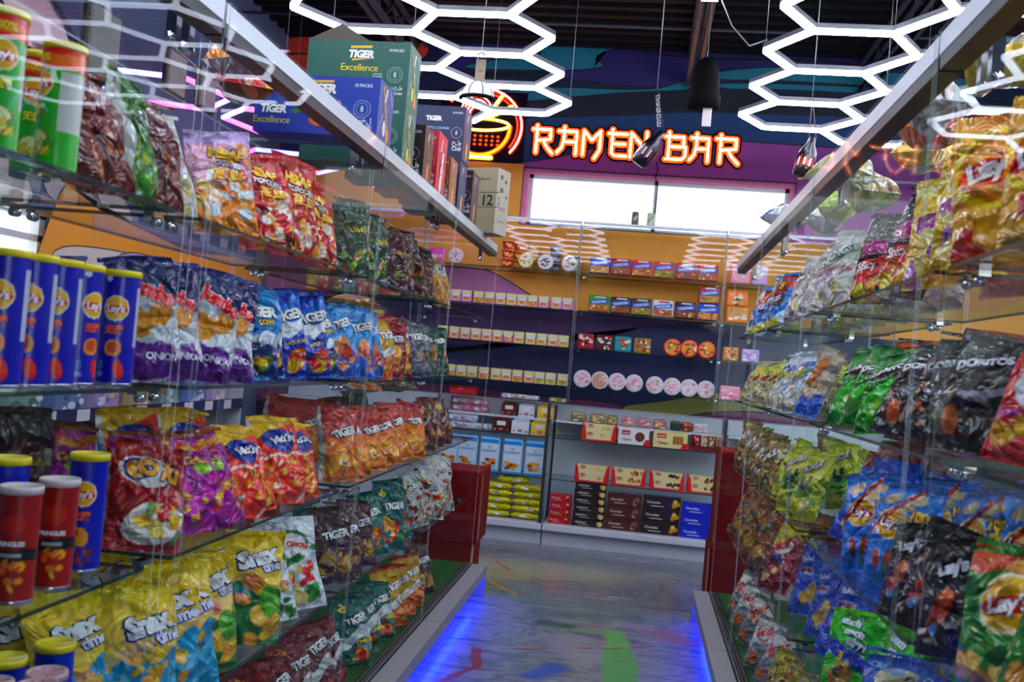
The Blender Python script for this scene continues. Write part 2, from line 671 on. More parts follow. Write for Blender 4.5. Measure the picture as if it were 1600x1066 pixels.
m.shape([(-4.1, 3.41), (-1.222, 3.41), (-1.222, 2.82), (-4.1, 2.82)], 'orange', 0, False)
m.shape([(-4.1, 2.845), (4.1, 2.845), (4.1, 1.9), (-4.1, 1.9)], 'orange', 0, False)
m.shape([(-4.0, 2.5), (-2.6, 2.36), (-1.92, 2.4), (-1.59, 2.4), (-1.4, 2.36), (-1.15, 2.24), (-0.9, 2.1), (-0.7, 1.99), (-0.75, 1.92), (-1.2, 1.9), (-2.45, 1.9), (-4.0, 1.9)], 'mauve', 0.012)
m.shape([(-4.1, 2.0), (-2.0, 2.05), (-0.6, 2.07), (0.9, 2.05), (4.1, 2.0), (4.1, 1.2), (-4.1, 1.2)], 'plum', 0.01, False)
m.shape([(-4.1, 1.6), (-2.4, 1.66), (-1.6, 1.69), (-0.9, 1.76), (-0.5, 1.82), (-0.2, 1.9), (0.0, 1.98), (0.2, 2.03), (0.5, 2.04), (4.1, 2.04), (4.1, 1.2), (-4.1, 1.2)], 'indigo', 0, False)
m.shape([(-4.1, 1.25), (-2.0, 1.3), (-0.79, 1.26), (-0.4, 1.27), (-0.11, 1.23), (-0.5, 1.1), (-2.0, 1.0), (-4.1, 1.0)], 'wine', 0.014)
m.shape([(-0.11, 1.23), (0.2, 1.31), (0.71, 1.43), (1.3, 1.5), (4.0, 1.5), (4.0, 1.1), (0.33, 1.15)], 'olive', 0.014)
m.shape([(0.4, 1.17), (0.8, 1.27), (1.4, 1.3), (3, 1.3), (3, 1.0), (0.5, 1.05)], 'wine', 0.014)
m.stroke([(-0.2, 4.5), (0.4, 4.47), (1.2, 4.49), (2.2, 4.45)], 0.012)
m.stroke([(-2, 4.19), (-1.4, 4.24), (-0.95, 4.2)], 0.022)
m.stroke([(-0.3, 3.99), (0.6, 4.05), (1.5, 4.1)], 0.01)
struct(b, 'wall_far')

# window in the far wall
b = MB()
fw = 0.035
b.box((WX0 - 0.05, YW + 0.02, WZ1), (WX1 + 0.04, YW + 0.19, WZ1 + 0.04), 'paint_pinkglow')  # pink neon light on the reveal is put into its colour
b.box((WX0 - 0.05, YW + 0.02, WZ0), (WX0, YW + 0.19, WZ1), 'paint_pinkglow')
b.box((WX1, YW + 0.02, WZ0), (WX1 + 0.04, YW + 0.19, WZ1), 'paint_pinkglow')
y0, y1 = YW + 0.1, YW + 0.15
b.box((WX0, y0, WZ0), (WX1, y1, WZ0 + fw), 'alu_white')
b.box((WX0, y0, WZ1 - fw), (WX1, y1, WZ1), 'alu_white')
for xx in (WX0, 0.0, WX1 - fw):
    b.box((xx, y0, WZ0), (xx + fw, y1, WZ1), 'alu_white')
b.box((WX0, y0 + 0.02, WZ0), (WX1, y0 + 0.028, WZ1), 'glass')
struct(b, 'window_1')

# left wall: cream, blue and orange sweeps round a bright shop window
XL = -3.62
b = MB()
LW = (3.0, 5.42, 1.2, 2.24)
for (a0, a1, z0, z1) in ((-2.6, LW[0], 0, ZC), (LW[1], YW, 0, ZC), (LW[0], LW[1], 0, LW[2]), (LW[0], LW[1], LW[3], ZC)):
    b.box((XL - 0.15, a0, z0), (XL, a1, z1), 'paint_slate')
m = Mural(b, lambda y, z, d: (XL + 0.0006 + d, y, z))
m.shape([(4.3, 4.2), (4.7, 3.9), (5.2, 3.5), (5.6, 3.05), (6.0, 2.6), (6.3, 2.3), (5.46, 2.3), (5.2, 2.5), (4.6, 3.2), (3.6, 4.0)], 'cream', 0.008)
m.shape([(3.4, 3.3), (4.4, 2.9), (5.2, 2.3), (4.6, 2.27), (3.5, 2.7)], 'cream', 0.008)
m.shape([(5.46, 2.36), (5.9, 2.33), (6.5, 2.28), (7.2, 2.22), (8.6, 2.2), (8.6, 1.2), (5.46, 1.2)], 'orange', 0.008)
m.shape([(5.46, 2.0), (6.0, 2.08), (6.5, 2.06), (6.2, 1.9), (5.6, 1.7), (5.46, 1.7)], 'cream', 0.008)
m.shape([(6.1, 2.0), (6.8, 2.1), (7.6, 2.05), (8.4, 1.9), (8.4, 1.2), (6.0, 1.2)], 'lilac', 0.008)
m.stroke([(3.4, 3.95), (4.4, 3.5), (5.2, 2.95), (5.9, 2.35)], 0.014, 'navy')
m.stroke([(3.3, 4.15), (4.6, 3.75), (5.6, 3.2), (6.4, 2.5)], 0.02, 'navy')
struct(b, 'wall_left')
b = MB()
for (a0, a1, z0, z1) in ((LW[0], LW[1], LW[2], LW[2] + 0.06), (LW[0], LW[1], LW[3] - 0.06, LW[3]), (LW[0], LW[1], 2.04, 2.08),
                         (LW[0], LW[0] + 0.06, LW[2], LW[3]), (4.2, 4.25, LW[2], LW[3]), (LW[1] - 0.06, LW[1], LW[2], LW[3])):
    b.box((XL - 0.11, a0, z0), (XL - 0.05, a1, z1), 'alu_white')
b.box((XL - 0.085, LW[0], LW[2]), (XL - 0.077, LW[1], LW[3]), 'glass')
struct(b, 'window_2')

XR = 3.62
b = MB()
RW = (2.6, 7.2, 2.0, 2.9)  # opening added in the unseen right wall to raise the light level
for (a0, a1, z0, z1) in ((-2.6, RW[0], 0, ZC), (RW[1], YW, 0, ZC), (RW[0], RW[1], 0, RW[2]), (RW[0], RW[1], RW[3], ZC)):
    b.box((XR, a0, z0), (XR + 0.15, a1, z1), 'paint_harbour')
struct(b, 'wall_right')
b = MB()
for (a0, a1, z0, z1) in ((RW[0], RW[1], RW[2], RW[2] + 0.06), (RW[0], RW[1], RW[3] - 0.06, RW[3]), (RW[0], RW[0] + 0.06, RW[2], RW[3]), (RW[1] - 0.06, RW[1], RW[2], RW[3]), (4.1, 4.15, RW[2], RW[3]), (5.6, 5.65, RW[2], RW[3])):
    b.box((XR + 0.05, a0, z0), (XR + 0.11, a1, z1), 'alu_white')
b.box((XR + 0.077, RW[0], RW[2]), (XR + 0.085, RW[1], RW[3]), 'glass')
struct(b, 'fill_window_right')
b = MB()
BW = (1.15, 4.0, 0.8, 2.8)  # added opening behind the camera, lets sky light onto the left cabinets
for (a0, a1, z0, z1) in ((-4.2, BW[0], 0, ZC), (BW[1], 4.2, 0, ZC), (BW[0], BW[1], 0, BW[2]), (BW[0], BW[1], BW[3], ZC)):
    b.box((a0, -2.75, z0), (a1, -2.6, z1), 'paint_slate')
struct(b, 'wall_back')
b = MB()
for (a0, a1, z0, z1) in ((BW[0], BW[1], BW[2], BW[2] + 0.06), (BW[0], BW[1], BW[3] - 0.06, BW[3]), (BW[0], BW[0] + 0.06, BW[2], BW[3]), (BW[1] - 0.06, BW[1], BW[2], BW[3]), (2.1, 2.16, BW[2], BW[3]), (3.05, 3.11, BW[2], BW[3])):
    b.box((a0, -2.7, z0), (a1, -2.64, z1), 'alu_white')
b.box((BW[0], -2.675, BW[2]), (BW[1], -2.667, BW[3]), 'glass')
struct(b, 'fill_window_back')

# ceiling deck with ribs and open joists
b = MB()
b.box((-4.2, -2.75, ZC), (4.2, YW + 0.2, ZC + 0.1), 'deck_dark')
for i in range(60):
    y = -2.5 + i * 0.19
    b.box((-4.0, y, ZC - 0.045), (4.0, y + 0.075, ZC), 'deck_dark')
struct(b, 'ceiling')
for k, x in enumerate((-2.3, 0.26, 1.78)):
    b = MB()
    for dx in (-0.055, 0.03):
        b.box((x + dx, -2.3, 4.22), (x + dx + 0.035, YW - 0.02, 4.25), 'steel_dark')
        b.box((x + dx, -2.3, 4.2), (x + dx + 0.008, YW - 0.02, 4.25), 'steel_dark')
        b.box((x + dx, -2.3, 4.47), (x + dx + 0.035, YW - 0.02, 4.5), 'steel_dark')
    for i in range(19):
        y = -2.2 + i * 0.57
        b.tube([(x, y, 4.24), (x, y + 0.285, 4.48), (x, y + 0.57, 4.24)], 0.011, 'steel_dark', 6)
    struct(b, 'beam_%d' % (k + 1))
for k, (yy, zz) in enumerate(((7.6, 4.3), (6.2, 4.43), (4.9, 4.43))):
    b = MB()
    b.tube([(-3.6, yy, zz), (3.6, yy, zz)], 0.012, 'steel_dark', 6)
    o = b.build('conduit')
    tag(o, ['thin dark conduit crossing under the deck nearest the mural wall', 'thin dark conduit under the deck, second from the mural wall', 'thin dark conduit under the deck, farthest from the mural wall'][k], 'conduit', 'ceiling conduits')

# outdoor ground and pale bank seen through the windows
b = MB()
b.box((-30, YW + 0.3, -0.3), (30, 40, -0.1), 'white_wall')
struct(b, 'ground_outside')
mat('bank', 'c8d2a8', 0.9, 0, 0, 0.2, 0.8, 3)
b = MB()
vs, fs = [], []
for i in range(25):
    for j in range(6):
        vs.append((-12 + i, 15 + j * 1.4 + 0.3 * math.sin(i * 1.7), -0.1 + j * 0.95 + 0.25 * math.sin(i * 1.3 + j)))
for i in range(24):
    for j in range(5):
        fs.append((i * 6 + j, (i + 1) * 6 + j, (i + 1) * 6 + j + 1, i * 6 + j + 1))
b.add(vs, fs, 'bank', smooth=True)
struct(b, 'hill_outside')

# ---------------------------------------------------------------- honeycomb lights


def honeycomb(cx, cy, cols, rows, z, name):
    """edges of a honeycomb whose hexagons have two sides along x"""
    s = 0.40
    E = {}
    for ci in cols:
        for ri in rows:
            px = cx + ci * 1.5 * s
            py = cy + ri * 0.655 + (0.327 if ci % 2 else 0)
            c = [(px + s * math.cos(a), py + 0.327 / 0.866 * math.sin(a)) for a in (0, R(60), R(120), R(180), R(240), R(300))]
            for i in range(6):
                a, q = c[i], c[(i + 1) % 6]
                k = tuple(sorted(((round(a[0], 2), round(a[1], 2)), (round(q[0], 2), round(q[1], 2)))))
                E[k] = (a, q)
    root = empty(name, (cx, cy, z))
    for a, q in E.values():
        A, Q = Vector((a[0] - cx, a[1] - cy, 0)), Vector((q[0] - cx, q[1] - cy, 0))
        d = (Q - A)
        ln = d.length
        d.normalize()
        M = Matrix.Translation((A + Q) / 2) @ Matrix.Rotation(math.atan2(d.y, d.x), 4, 'Z')
        t = MB()
        h = ln / 2 - 0.004
        t.box((-h, -0.016, -0.024), (h, 0.016, -0.002), 'tube_light', M=M)
        t.box((-h, -0.019, -0.002), (h, 0.019, 0.024), 'alu', M=M)
        t.build('light_tube', root)
    V = sorted({p for k in E for p in k})
    for p in V[::7]:
        t = MB()
        t.tube([(p[0] - cx, p[1] - cy, 0.02), (p[0] - cx, p[1] - cy, ZC - z - 0.002)], 0.0015, 'alu', 5)
        t.build('suspension_wire', root)
    return root


o = honeycomb(-1.03, 6.6, (0, -1), range(-9, 1), 3.4, 'honeycomb_light')  # rows toward the camera are out of view, added to light near goods
tag(o, 'white honeycomb of glowing tubes hung over the cabinet that carries the cartons', 'ceiling light', 'honeycomb ceiling lights')
o = honeycomb(0.94, 6.66, (0, 1, 2, 3), range(-9, 1), 3.4, 'honeycomb_light')  # near rows unseen here too, added for the light level
tag(o, 'white honeycomb of glowing tubes hung over the cabinet with the yellow chip bags', 'ceiling light', 'honeycomb ceiling lights')


def hexlight(c, r, z, label, flip):
    root = empty('hexagon_light', (c[0], c[1], z))
    for i in range(6):
        a0, a1 = R(60 * i + 15), R(60 * i + 75)
        A, Q = Vector((math.cos(a0) * r, math.sin(a0) * r, 0)), Vector((math.cos(a1) * r, math.sin(a1) * r, 0))
        t = MB()
        t.tube([A, Q], 0.016, ('pink_light' if (i + flip) % 2 else 'violet_light'), 8)
        t.build('light_tube', root)
    t = MB()
    t.tube([(r * 0.97, r * 0.26, 0), (0, 0, 0.3), (0, 0, ZC - z - 0.002)], 0.002, 'alu', 5)
    t.build('suspension_wire', root)
    tag(root, label, 'ceiling light', 'pink and violet hexagon lights')


hexlight((-2.95, 5.35), 0.40, 3.0, 'pink and violet hexagon light seen above the green chip tubes', 0)
hexlight((-2.45, 5.95), 0.36, 2.98, 'pink and violet hexagon light seen through the pane near the first cabinet joint', 1)
hexlight((-2.9, 7.3), 0.42, 3.0, 'pink and violet hexagon light seen above the red popcorn bags', 0)
hexlight((-2.1, 7.75), 0.30, 2.95, 'small pink and violet hexagon light seen over the dark green bags', 1)

# small utility lamp on the middle joist and its lead
t = empty('utility_lamp', (0.27, 6.6, 4.2))
b = MB()
b.box((-0.06, -0.05, -0.03), (0.06, 0.05, 0), 'alu')
b.build('housing', t)
b = MB()
b.box((-0.055, -0.045, -0.045), (0.055, 0.045, -0.03), 'tube_light')
b.build('diffuser', t)
tag(t, 'small white lamp under the joist above the black beanie', 'lamp')
b = MB()
b.tube([(0.33, 6.6, 4.19), (0.42, 6.4, 3.9), (0.5, 5.9, 3.6), (0.545, 5.36, 3.45)], 0.004, 'alu_white', 6)
tag(b.build('lead'), 'white lead looping from the small lamp to the honeycomb light corner', 'cord')

# ---------------------------------------------------------------- neon signs on the far wall
LET = {
    'R': [[(.18, 1.0), (.18, 0)], [(0, .86), (.85, .86), (.85, .5), (.18, .44)], [(.5, .47), (.7, .2), (.98, -.02)]],
    'A': [[(.3, 1.0), (.3, .55), (.22, .22), (.0, .03)], [(.05, .84), (.88, .84), (.88, 0)], [(.3, .45), (.88, .45)]],
    'M': [[(.1, 0), (.1, .9), (.5, .55), (.9, .9), (.9, .2), (.66, -.12)]],
    'E': [[(.2, 1), (.2, .12), (.35, .03), (.95, .03)], [(.02, .84), (.95, .84)], [(.2, .47), (.85, .47)]],
    'N': [[(.1, 0), (.1, .9), (.85, .3)], [(.85, .95), (.85, -.05)]],
    'B': [[(.18, 1.0), (.18, .02)], [(.02, .84), (.85, .84), (.85, .48)], [(.18, .48), (.95, .48), (.95, .14), (.8, .02), (.05, .02)]],
}


def flat_stroke(mb, pts, r, y, thick, m):
    """rounded flat bar along a polyline in a plane facing -y"""
    for (ax, az), (bx, bz) in zip(pts[:-1], pts[1:]):
        n0 = 7
        a = math.atan2(bz - az, bx - ax)
        ring = [(bx + r * math.cos(a - math.pi / 2 + math.pi * i / n0), bz + r * math.sin(a - math.pi / 2 + math.pi * i / n0)) for i in range(n0 + 1)]
        ring += [(ax + r * math.cos(a + math.pi / 2 + math.pi * i / n0), az + r * math.sin(a + math.pi / 2 + math.pi * i / n0)) for i in range(n0 + 1)]
        k = len(ring)
        vs = [(p[0], y - thick, p[1]) for p in ring] + [(p[0], y, p[1]) for p in ring]
        fs = [tuple(range(k))] + [(i, (i + 1) % k, k + (i + 1) % k, k + i) for i in range(k)]
        mb.add(vs, [f[::-1] for f in fs], m)


sign = empty('neon_sign', (-0.19, YW - 0.06, 3.65))
px = lambda X: -1.13 + (750 + X / 3.2 - 838) * 0.00593 + 0.19
for ch, x0, x1, zo in (('R', 268, 372, 0.0), ('A', 392, 500, 0.0), ('M', 512, 616, 0), ('E', 645, 745, 0), ('N', 748, 850, 0), ('B', 925, 1032, 0), ('A', 1048, 1148, 0), ('R', 1175, 1285, 0)):
    S = [[(px(x0) + (px(x1) - px(x0)) * u, -0.125 + 0.25 * v + zo) for u, v in st] for st in LET[ch]]
    bk = MB()
    for st in S:
        flat_stroke(bk, st, 0.047, 0.035, 0.006, 'acrylic')
    o = bk.build('letter', sign)
    bk = MB()
    for st in S:
        flat_stroke(bk, st, 0.03, 0.03, 0.012, 'neon_orange')
    bk.build('glowing_channel', o)
    bk = MB()
    for st in S:
        flat_stroke(bk, st, 0.0095, 0.017, 0.012, 'neon_core')
    bk.build('tube', o)
b = MB()
for k in (-0.8, 0.1, 0.85):
    b.tube([(k, 0.059, 0.0), (k, 0.03, 0.0)], 0.012, 'black', 8)
b.build('standoff', sign)
tag(sign, 'orange neon RAMEN BAR letters on the mural wall over the window', 'neon sign')
b = MB()
b.tube([(0.0, YW - 0.02, 3.5), (0.02, YW - 0.03, 3.42), (0.0, YW - 0.02, 3.36), (0.03, YW + 0.05, 3.3), (0.02, YW + 0.06, 2.93)], 0.005, 'black', 6)
tag(b.build('cord'), 'thin dark cord dropping from the letters down the window mullion', 'cord')

bowl = empty('neon_sign', (-1.66, YW - 0.05, 3.74))


def arc(cx, cz, rx, rz, a0, a1, n=18):
    return [(cx + rx * math.cos(R(a0 + (a1 - a0) * i / n)), cz + rz * math.sin(R(a0 + (a1 - a0) * i / n))) for i in range(n + 1)]


def neon(name, strokes, r, m, core=None):
    q = MB()
    for st in strokes:
        flat_stroke(q, st, r, 0.02, 0.012, m)
    o = q.build(name, bowl)
    if core:
        q = MB()
        for st in strokes:
            flat_stroke(q, st, r * 0.42, 0.007, 0.01, core)
        q.build('tube', o)


b = MB()
b.box((-0.4, 0.03, -0.36), (0.42, 0.036, 0.34), 'acrylic')
b.build('backing', bowl)
neon('ring', [arc(0, 0, 0.39, 0.36, -40, 140)], 0.014, 'neon_red', 'neon_white')
neon('inner_ring', [arc(0, 0, 0.35, 0.32, -35, 120)], 0.007, 'neon_red')
neon('bowl', [arc(0, 0.0, 0.28, 0.27, 178, 362), ], 0.02, 'neon_orange', 'neon_yellow')
neon('bowl_rim', [arc(0, 0.02, 0.27, 0.055, 0, 360, 28)], 0.012, 'neon_yellow', 'neon_core')
neon('bowl_foot', [[(-0.1, -0.29), (0.12, -0.29)]], 0.022, 'neon_yellow', 'neon_core')
neon('noodles', [arc(-0.05, 0.12, 0.06 + 0.03 * k, 0.06 + 0.035 * k, 0, 180) for k in range(4)], 0.008, 'neon_red', 'neon_white')
neon('broth_dots', [[(-0.16 + 0.055 * i, -0.09 - 0.04 * (j % 3)), (-0.152 + 0.055 * i, -0.088 - 0.04 * (j % 3))] for i in range(7) for j in range(3)], 0.009, 'neon_orange')
neon('chopstick', [[(0.05, 0.09), (0.19, 0.31)]], 0.017, 'neon_yellow', 'neon_core')
neon('chopstick', [[(0.06, 0.08), (0.28, 0.2)]], 0.017, 'neon_yellow', 'neon_core')
tag(bowl, 'round neon sign of a ramen bowl with yellow chopsticks, red ring', 'neon sign')

ring = empty('neon_sign', (XR - 0.03, 7.9, 3.3))
b = MB()
b.tube([(0, 0.3 * math.cos(a), 0.3 * math.sin(a)) for a in [i * math.pi / 12 for i in range(24)]], 0.014, 'neon_blue', 8, closed=True)
b.build('tube', ring)
b = MB()
b.tube([(0, 0.16 * math.cos(a), 0.24 * math.sin(a)) for a in [i * math.pi / 12 for i in range(24)]], 0.012, 'neon_blue', 8, closed=True)
b.build('tube', ring)
tag(ring, 'pale blue ring of neon on the plain wall behind the yellow chip bags', 'neon sign')

# ---------------------------------------------------------------- glass display cabinets along the aisle


def slab(mb, lo, hi, big, edge):
    d = [hi[i] - lo[i] for i in range(3)]
    ax = d.index(min(d))
    fac = {0: 'lr', 1: 'fk', 2: 'bt'}[ax]
    mb.box(lo, hi, big, faces=fac)
    mb.box(lo, hi, edge, faces=''.join(c for c in 'btfrkl' if c not in fac))


SHELF = (1.84, 1.44, 1.04, 0.64)


def cabinet(side, y0, y1, end, label):
    """side -1: left of the aisle, +1: right; local x runs from the aisle glass (0) into the cabinet (+)"""
    X0 = -1.0 if side < 0 else 0.565
    sx = side
    root = empty('display_cabinet', (X0, y0, 0))
    L = y1 - y0
    D = 0.56

    def bx(mb, lo, hi, m):
        a, c = sx * lo[0], sx * hi[0]
        mb.box((min(a, c), lo[1], lo[2]), (max(a, c), hi[1], hi[2]), m)

    def sl(name, lo, hi, big='glass', edge='glass_edge'):
        q = MB()
        a, c = sx * lo[0], sx * hi[0]
        slab(q, (min(a, c), lo[1], lo[2]), (max(a, c), hi[1], hi[2]), big, edge)
        return q.build(name, root)

    sl('front_panel', (0.0, 0.009, 0.205), (0.005, L - 0.009, 2.335))
    sl('back_panel', (D, 0.012, 0.205), (D + 0.006, L - 0.012, 2.3))
    sl('side_panel', (0.05, 0.014, 0.205), (D - 0.004, 0.02, 2.292))
    sl('side_panel', (0.05, L - 0.02, 0.205), (D - 0.004, L - 0.014, 2.292))
    sl('top_panel', (0.05, 0.006, 2.322), (D, L - 0.006, 2.33))
    for z in SHELF:
        o = sl('shelf', (0.05, 0.06, z - 0.009), (D - 0.02, L - 0.055, z), 'shelf_glass', 'shelf_edge')
        for yy in (0.021, L - 0.021):
            for xx in (0.11, D - 0.1):
                q = MB()
                sg = 1 if yy < L / 2 else -1
                bx(q, (xx - 0.012, min(yy, yy + sg * 0.045), z - 0.022), (xx + 0.012, max(yy, yy + sg * 0.045), z - 0.0095), 'chrome')
                q.tube([(sx * xx, yy, z - 0.03), (sx * xx, yy + sg * 0.02, z - 0.03)], 0.011, 'chrome', 10)
                q.build('clip', o)
    q = MB()
    bx(q, (0.007, 0.004, 2.286), (0.047, L - 0.004, 2.332), 'rail_face')
    o = q.build('top_rail', root)
    q = MB()
    bx(q, (0.009, 0.004, 2.255), (0.06, L - 0.004, 2.2855), 'dark_metal')
    q.build('rail_channel', o)
    for yy in (0.03, L - 0.03):
        q = MB()
        bx(q, (0.1, yy - 0.012, 2.225), (0.125, yy + 0.012, 2.32), 'chrome')
        q.tube([(sx * 0.112, yy - 0.02, 2.23), (sx * 0.112, yy + 0.02, 2.23)], 0.012, 'chrome', 10)
        q.build('corner_clip', root)
    q = MB()
    bx(q, (0.012, 0.004, 0.0), (D, L - 0.004, 0.165), 'kick')
    q.build('plinth', root)
    q = MB()
    bx(q, (0.05, 0.004, 0.166), (D - 0.003, L - 0.004, 0.2), 'turf')
    q.build('turf_mat', root)
    q = MB()
    bx(q, (-0.107, 0, 0.16), (-0.012, L, 0.2), 'grey_paint')
    bx(q, (-0.107, 0, 0.135), (-0.1, L, 0.16), 'grey_paint')
    if end:
        bx(q, (-0.105, L - 0.012, 0), (0.012, L, 0.16), 'grey_paint')
    q.build('sill', root)
    q = MB()
    bx(q, (-0.012, 0, 0.166), (0.049, L, 0.192), 'groove')
    for xx in (-0.004, 0.012, 0.03):
        bx(q, (xx, 0, 0.192), (xx + 0.007, L, 0.2045), 'track')
    q.build('door_track', root)
    q = MB()
    bx(q, (-0.03, 0.02, 0.148), (-0.012, L - 0.02, 0.16), 'blue_led')
    q.build('led_strip', root)
    tag(root, label, 'display cabinet', 'glass display cabinets')
    return root


for i, (a, c) in enumerate(((0.665, 2.07), (2.075, 3.465), (3.47, 4.865), (4.87, 6.34))):
    cabinet(-1, a, c, i == 3, 'glass display cabinet on the carton side, ' + ('nearest, holding the tubes', 'second, with the popcorn bags', 'third, with teal and orange bags', 'farthest, beside the dark red boxes')[i])
for i, (a, c) in enumerate(((0.665, 2.107), (2.112, 3.575), (3.58, 4.985), (4.99, 6.31))):
    cabinet(1, a, c, i == 3, 'glass display cabinet opposite the cartons, ' + ('nearest, with yellow chip bags', 'second, with blue chip bags', 'third, with clear candy bags', 'farthest, next to the ramen shelves')[i])

# ---------------------------------------------------------------- ramen shelves on the far wall


def slab_obj(name, parent, lo, hi, big='glass', edge='glass_edge'):
    q = MB()
    slab(q, lo, hi, big, edge)
    return q.build(name, parent)


UP = (2.405, 2.065, 1.73, 1.388)
for k, (x0, x1) in enumerate(((-3.3, -2.0), (-1.99, -0.605), (-0.595, 0.66), (0.67, 2.1))):
    root = empty('wall_shelf', ((x0 + x1) / 2, 8.62, 1.3))
    w = (x1 - x0) / 2
    for z in UP:
        o = slab_obj('shelf', root, (-w + 0.02, -0.14, z - 1.309), (w - 0.02, 0.2, z - 1.3), 'shelf_glass', 'shelf_edge')
        for xx in (-w + 0.03, w - 0.03):
            q = MB()
            q.box((xx - 0.012, 0.14, z - 1.325), (xx + 0.012, 0.2, z - 1.3095), 'chrome')
            q.build('clip', o)
    slab_obj('front_panel', root, (-w, -0.2, -0.045), (w, -0.195, 1.55), 'clear_front')
    for xx in (-w, w - 0.006):
        slab_obj('side_panel', root, (xx, -0.19, -0.045), (xx + 0.006, 0.21, 1.54))
    slab_obj('top_panel', root, (-w, -0.17, 1.552), (w, 0.21, 1.558))
    q = MB()
    q.box((-w, -0.206, 1.528), (w, -0.172, 1.551), 'alu_white')
    q.build('top_rail', root)
    q = MB()
    q.box((w - 0.008, -0.215, -0.05), (w + 0.0, -0.202, 1.55), 'track')
    q.build('post', root)
    tag(root, 'glass wall shelves ' + ('in the far corner with small colourful packets', 'with rows of small cup noodle cartons', 'under the window with yakisoba trays and bowls', 'behind the far end of the clear candy bags')[k], 'wall shelf', 'glass wall shelves')

# lower counters
for k, (x0, x1) in enumerate(((-3.3, -1.705), (-1.695, -0.73), (-0.72, 0.785), (0.795, 2.3))):
    root = empty('display_counter', ((x0 + x1) / 2, 8.55, 0))
    w = (x1 - x0) / 2
    q = MB()
    q.box((-w, -0.19, 0), (w, 0.29, 0.128), 'counter_grey')
    q.build('plinth', root)
    q = MB()
    q.bevbox((-w, -0.25, 0.13), (w, 0.29, 0.185), 0.006, 'alu_white')
    q.build('base_tray', root)
    q = MB()
    q.box((-w + 0.005, 0.255, 0.187), (w - 0.005, 0.27, 1.205), 'counter_back')
    q.build('back_panel', root)
    slab_obj('front_panel', root, (-w + 0.003, -0.205, 0.187), (w - 0.003, -0.2, 1.225))
    for xx in (-w + 0.003, w - 0.009):
        slab_obj('side_panel', root, (xx, -0.19, 0.187), (xx + 0.006, 0.25, 1.2))
    for z in (0.573, 0.935):
        slab_obj('shelf', root, (-w + 0.02, -0.185, z - 0.008), (w - 0.02, 0.2, z), 'shelf_glass', 'shelf_edge')
    q = MB()
    q.box((-w + 0.02, -0.02, 1.06), (w - 0.02, 0.25, 1.078), 'alu_white')
    q.build('upper_tier', root)
    slab_obj('top_panel', root, (-w, -0.21, 1.227), (w, 0.29, 1.234))
    q = MB()
    q.box((w - 0.03, -0.235, 0.187), (w - 0.003, -0.207, 1.23), 'groove')
    q.build('post', root)
    tag(root, 'grey glass fronted counter ' + ('in the far corner behind the cartons', 'with croissant bags and yellow packs', 'with wafer trays and stacked cookie boxes', 'hidden beside the farthest candy bags')[k], 'display counter', 'glass fronted counters')

# --- goods on the far shelves
YF = 8.47
YL = 8.40


def front_box(name, w, h, d, col, draw, parts=None, matn='card', bev=0.0):
    """carton standing at z 0, centred in x, front face at y 0"""
    q = MB()
    q.box((-w / 2, 0, 0), (w / 2, d, h), matn, lin(col))
    if draw:
        draw(q, w, h)
    root = q.build(name, link=False)
    kids = []
    for nm, fn in (parts or []):
        p = MB()
        fn(p, w, h, d)
        kids.append((p.build(nm, link=False), []))
    return root, kids


def disc_pts(cx, cz, rx, rz, y, n=20):
    return [(cx + rx * math.cos(2 * math.pi * i / n), y, cz + rz * math.sin(2 * math.pi * i / n)) for i in range(n)]


def blob(q, cx, cz, rx, rz, col, y=-0.001, m='card', n=18):
    q.poly(disc_pts(cx, cz, rx, rz, y, n), m, lin(col))


def rect(q, x0, x1, z0, z1, col, y=-0.0008, m='card'):
    q.quad((x0, y, z0), (x1, y, z0), (x1, y, z1), (x0, y, z1), m, lin(col))


def txt(q, s, x, z, w, col, y=-0.0015, m='card', outline=None, bold=0.01, shear=0.0):
    q.text(s, (x, y, z), (1, 0, 0), (0, 0, 1), w, m, lin(col), bold, 0.0006, lin(outline) if outline else None, shear=shear)


ORD = ['first', 'second', 'third', 'fourth', 'fifth', 'sixth', 'seventh', 'eighth', 'ninth', 'tenth', 'eleventh', 'twelfth', 'thirteenth', 'fourteenth', 'fifteenth', 'sixteenth']


# small noodle cup cartons: rows of twelve
def cup_carton(c1, c2):
    rnd = random.Random(c1 + c2)

    def draw(q, w, h):
        rect(q, -w / 2 + 0.002, w / 2 - 0.002, h * 0.72, h * 0.97, 'e9e2a0')
        rect(q, -w / 2 + 0.002, w / 2 - 0.002, h * 0.64, h * 0.74, 'b9d7e8', -0.0011)
        rect(q, -w * 0.36, w * 0.36, h * 0.5, h * 0.66, 'f2e6e0', -0.0016)
        blob(q, 0, h * 0.3, w * 0.4, h * 0.24, c2, -0.0012)
        blob(q, 0, h * 0.32, w * 0.31, h * 0.16, 'd9a25a', -0.002)
        for i in range(6):
            blob(q, rnd.uniform(-.25, .25) * w, h * rnd.uniform(.24, .4), w * .07, h * .05, rnd.choice(['c8502e', 'f0d9a0', '6f9a3a', 'b86a3a']), -0.0026 - i * 0.0002, n=10)
    return front_box('noodle_carton', 0.092, 0.1, 0.09, c1, draw, [('lid', lambda p, w, h, d: p.box((-w / 2 + .002, .004, h + .0005), (w / 2 - .002, d - .004, h + .004), 'card', lin('e6e0cf')))])


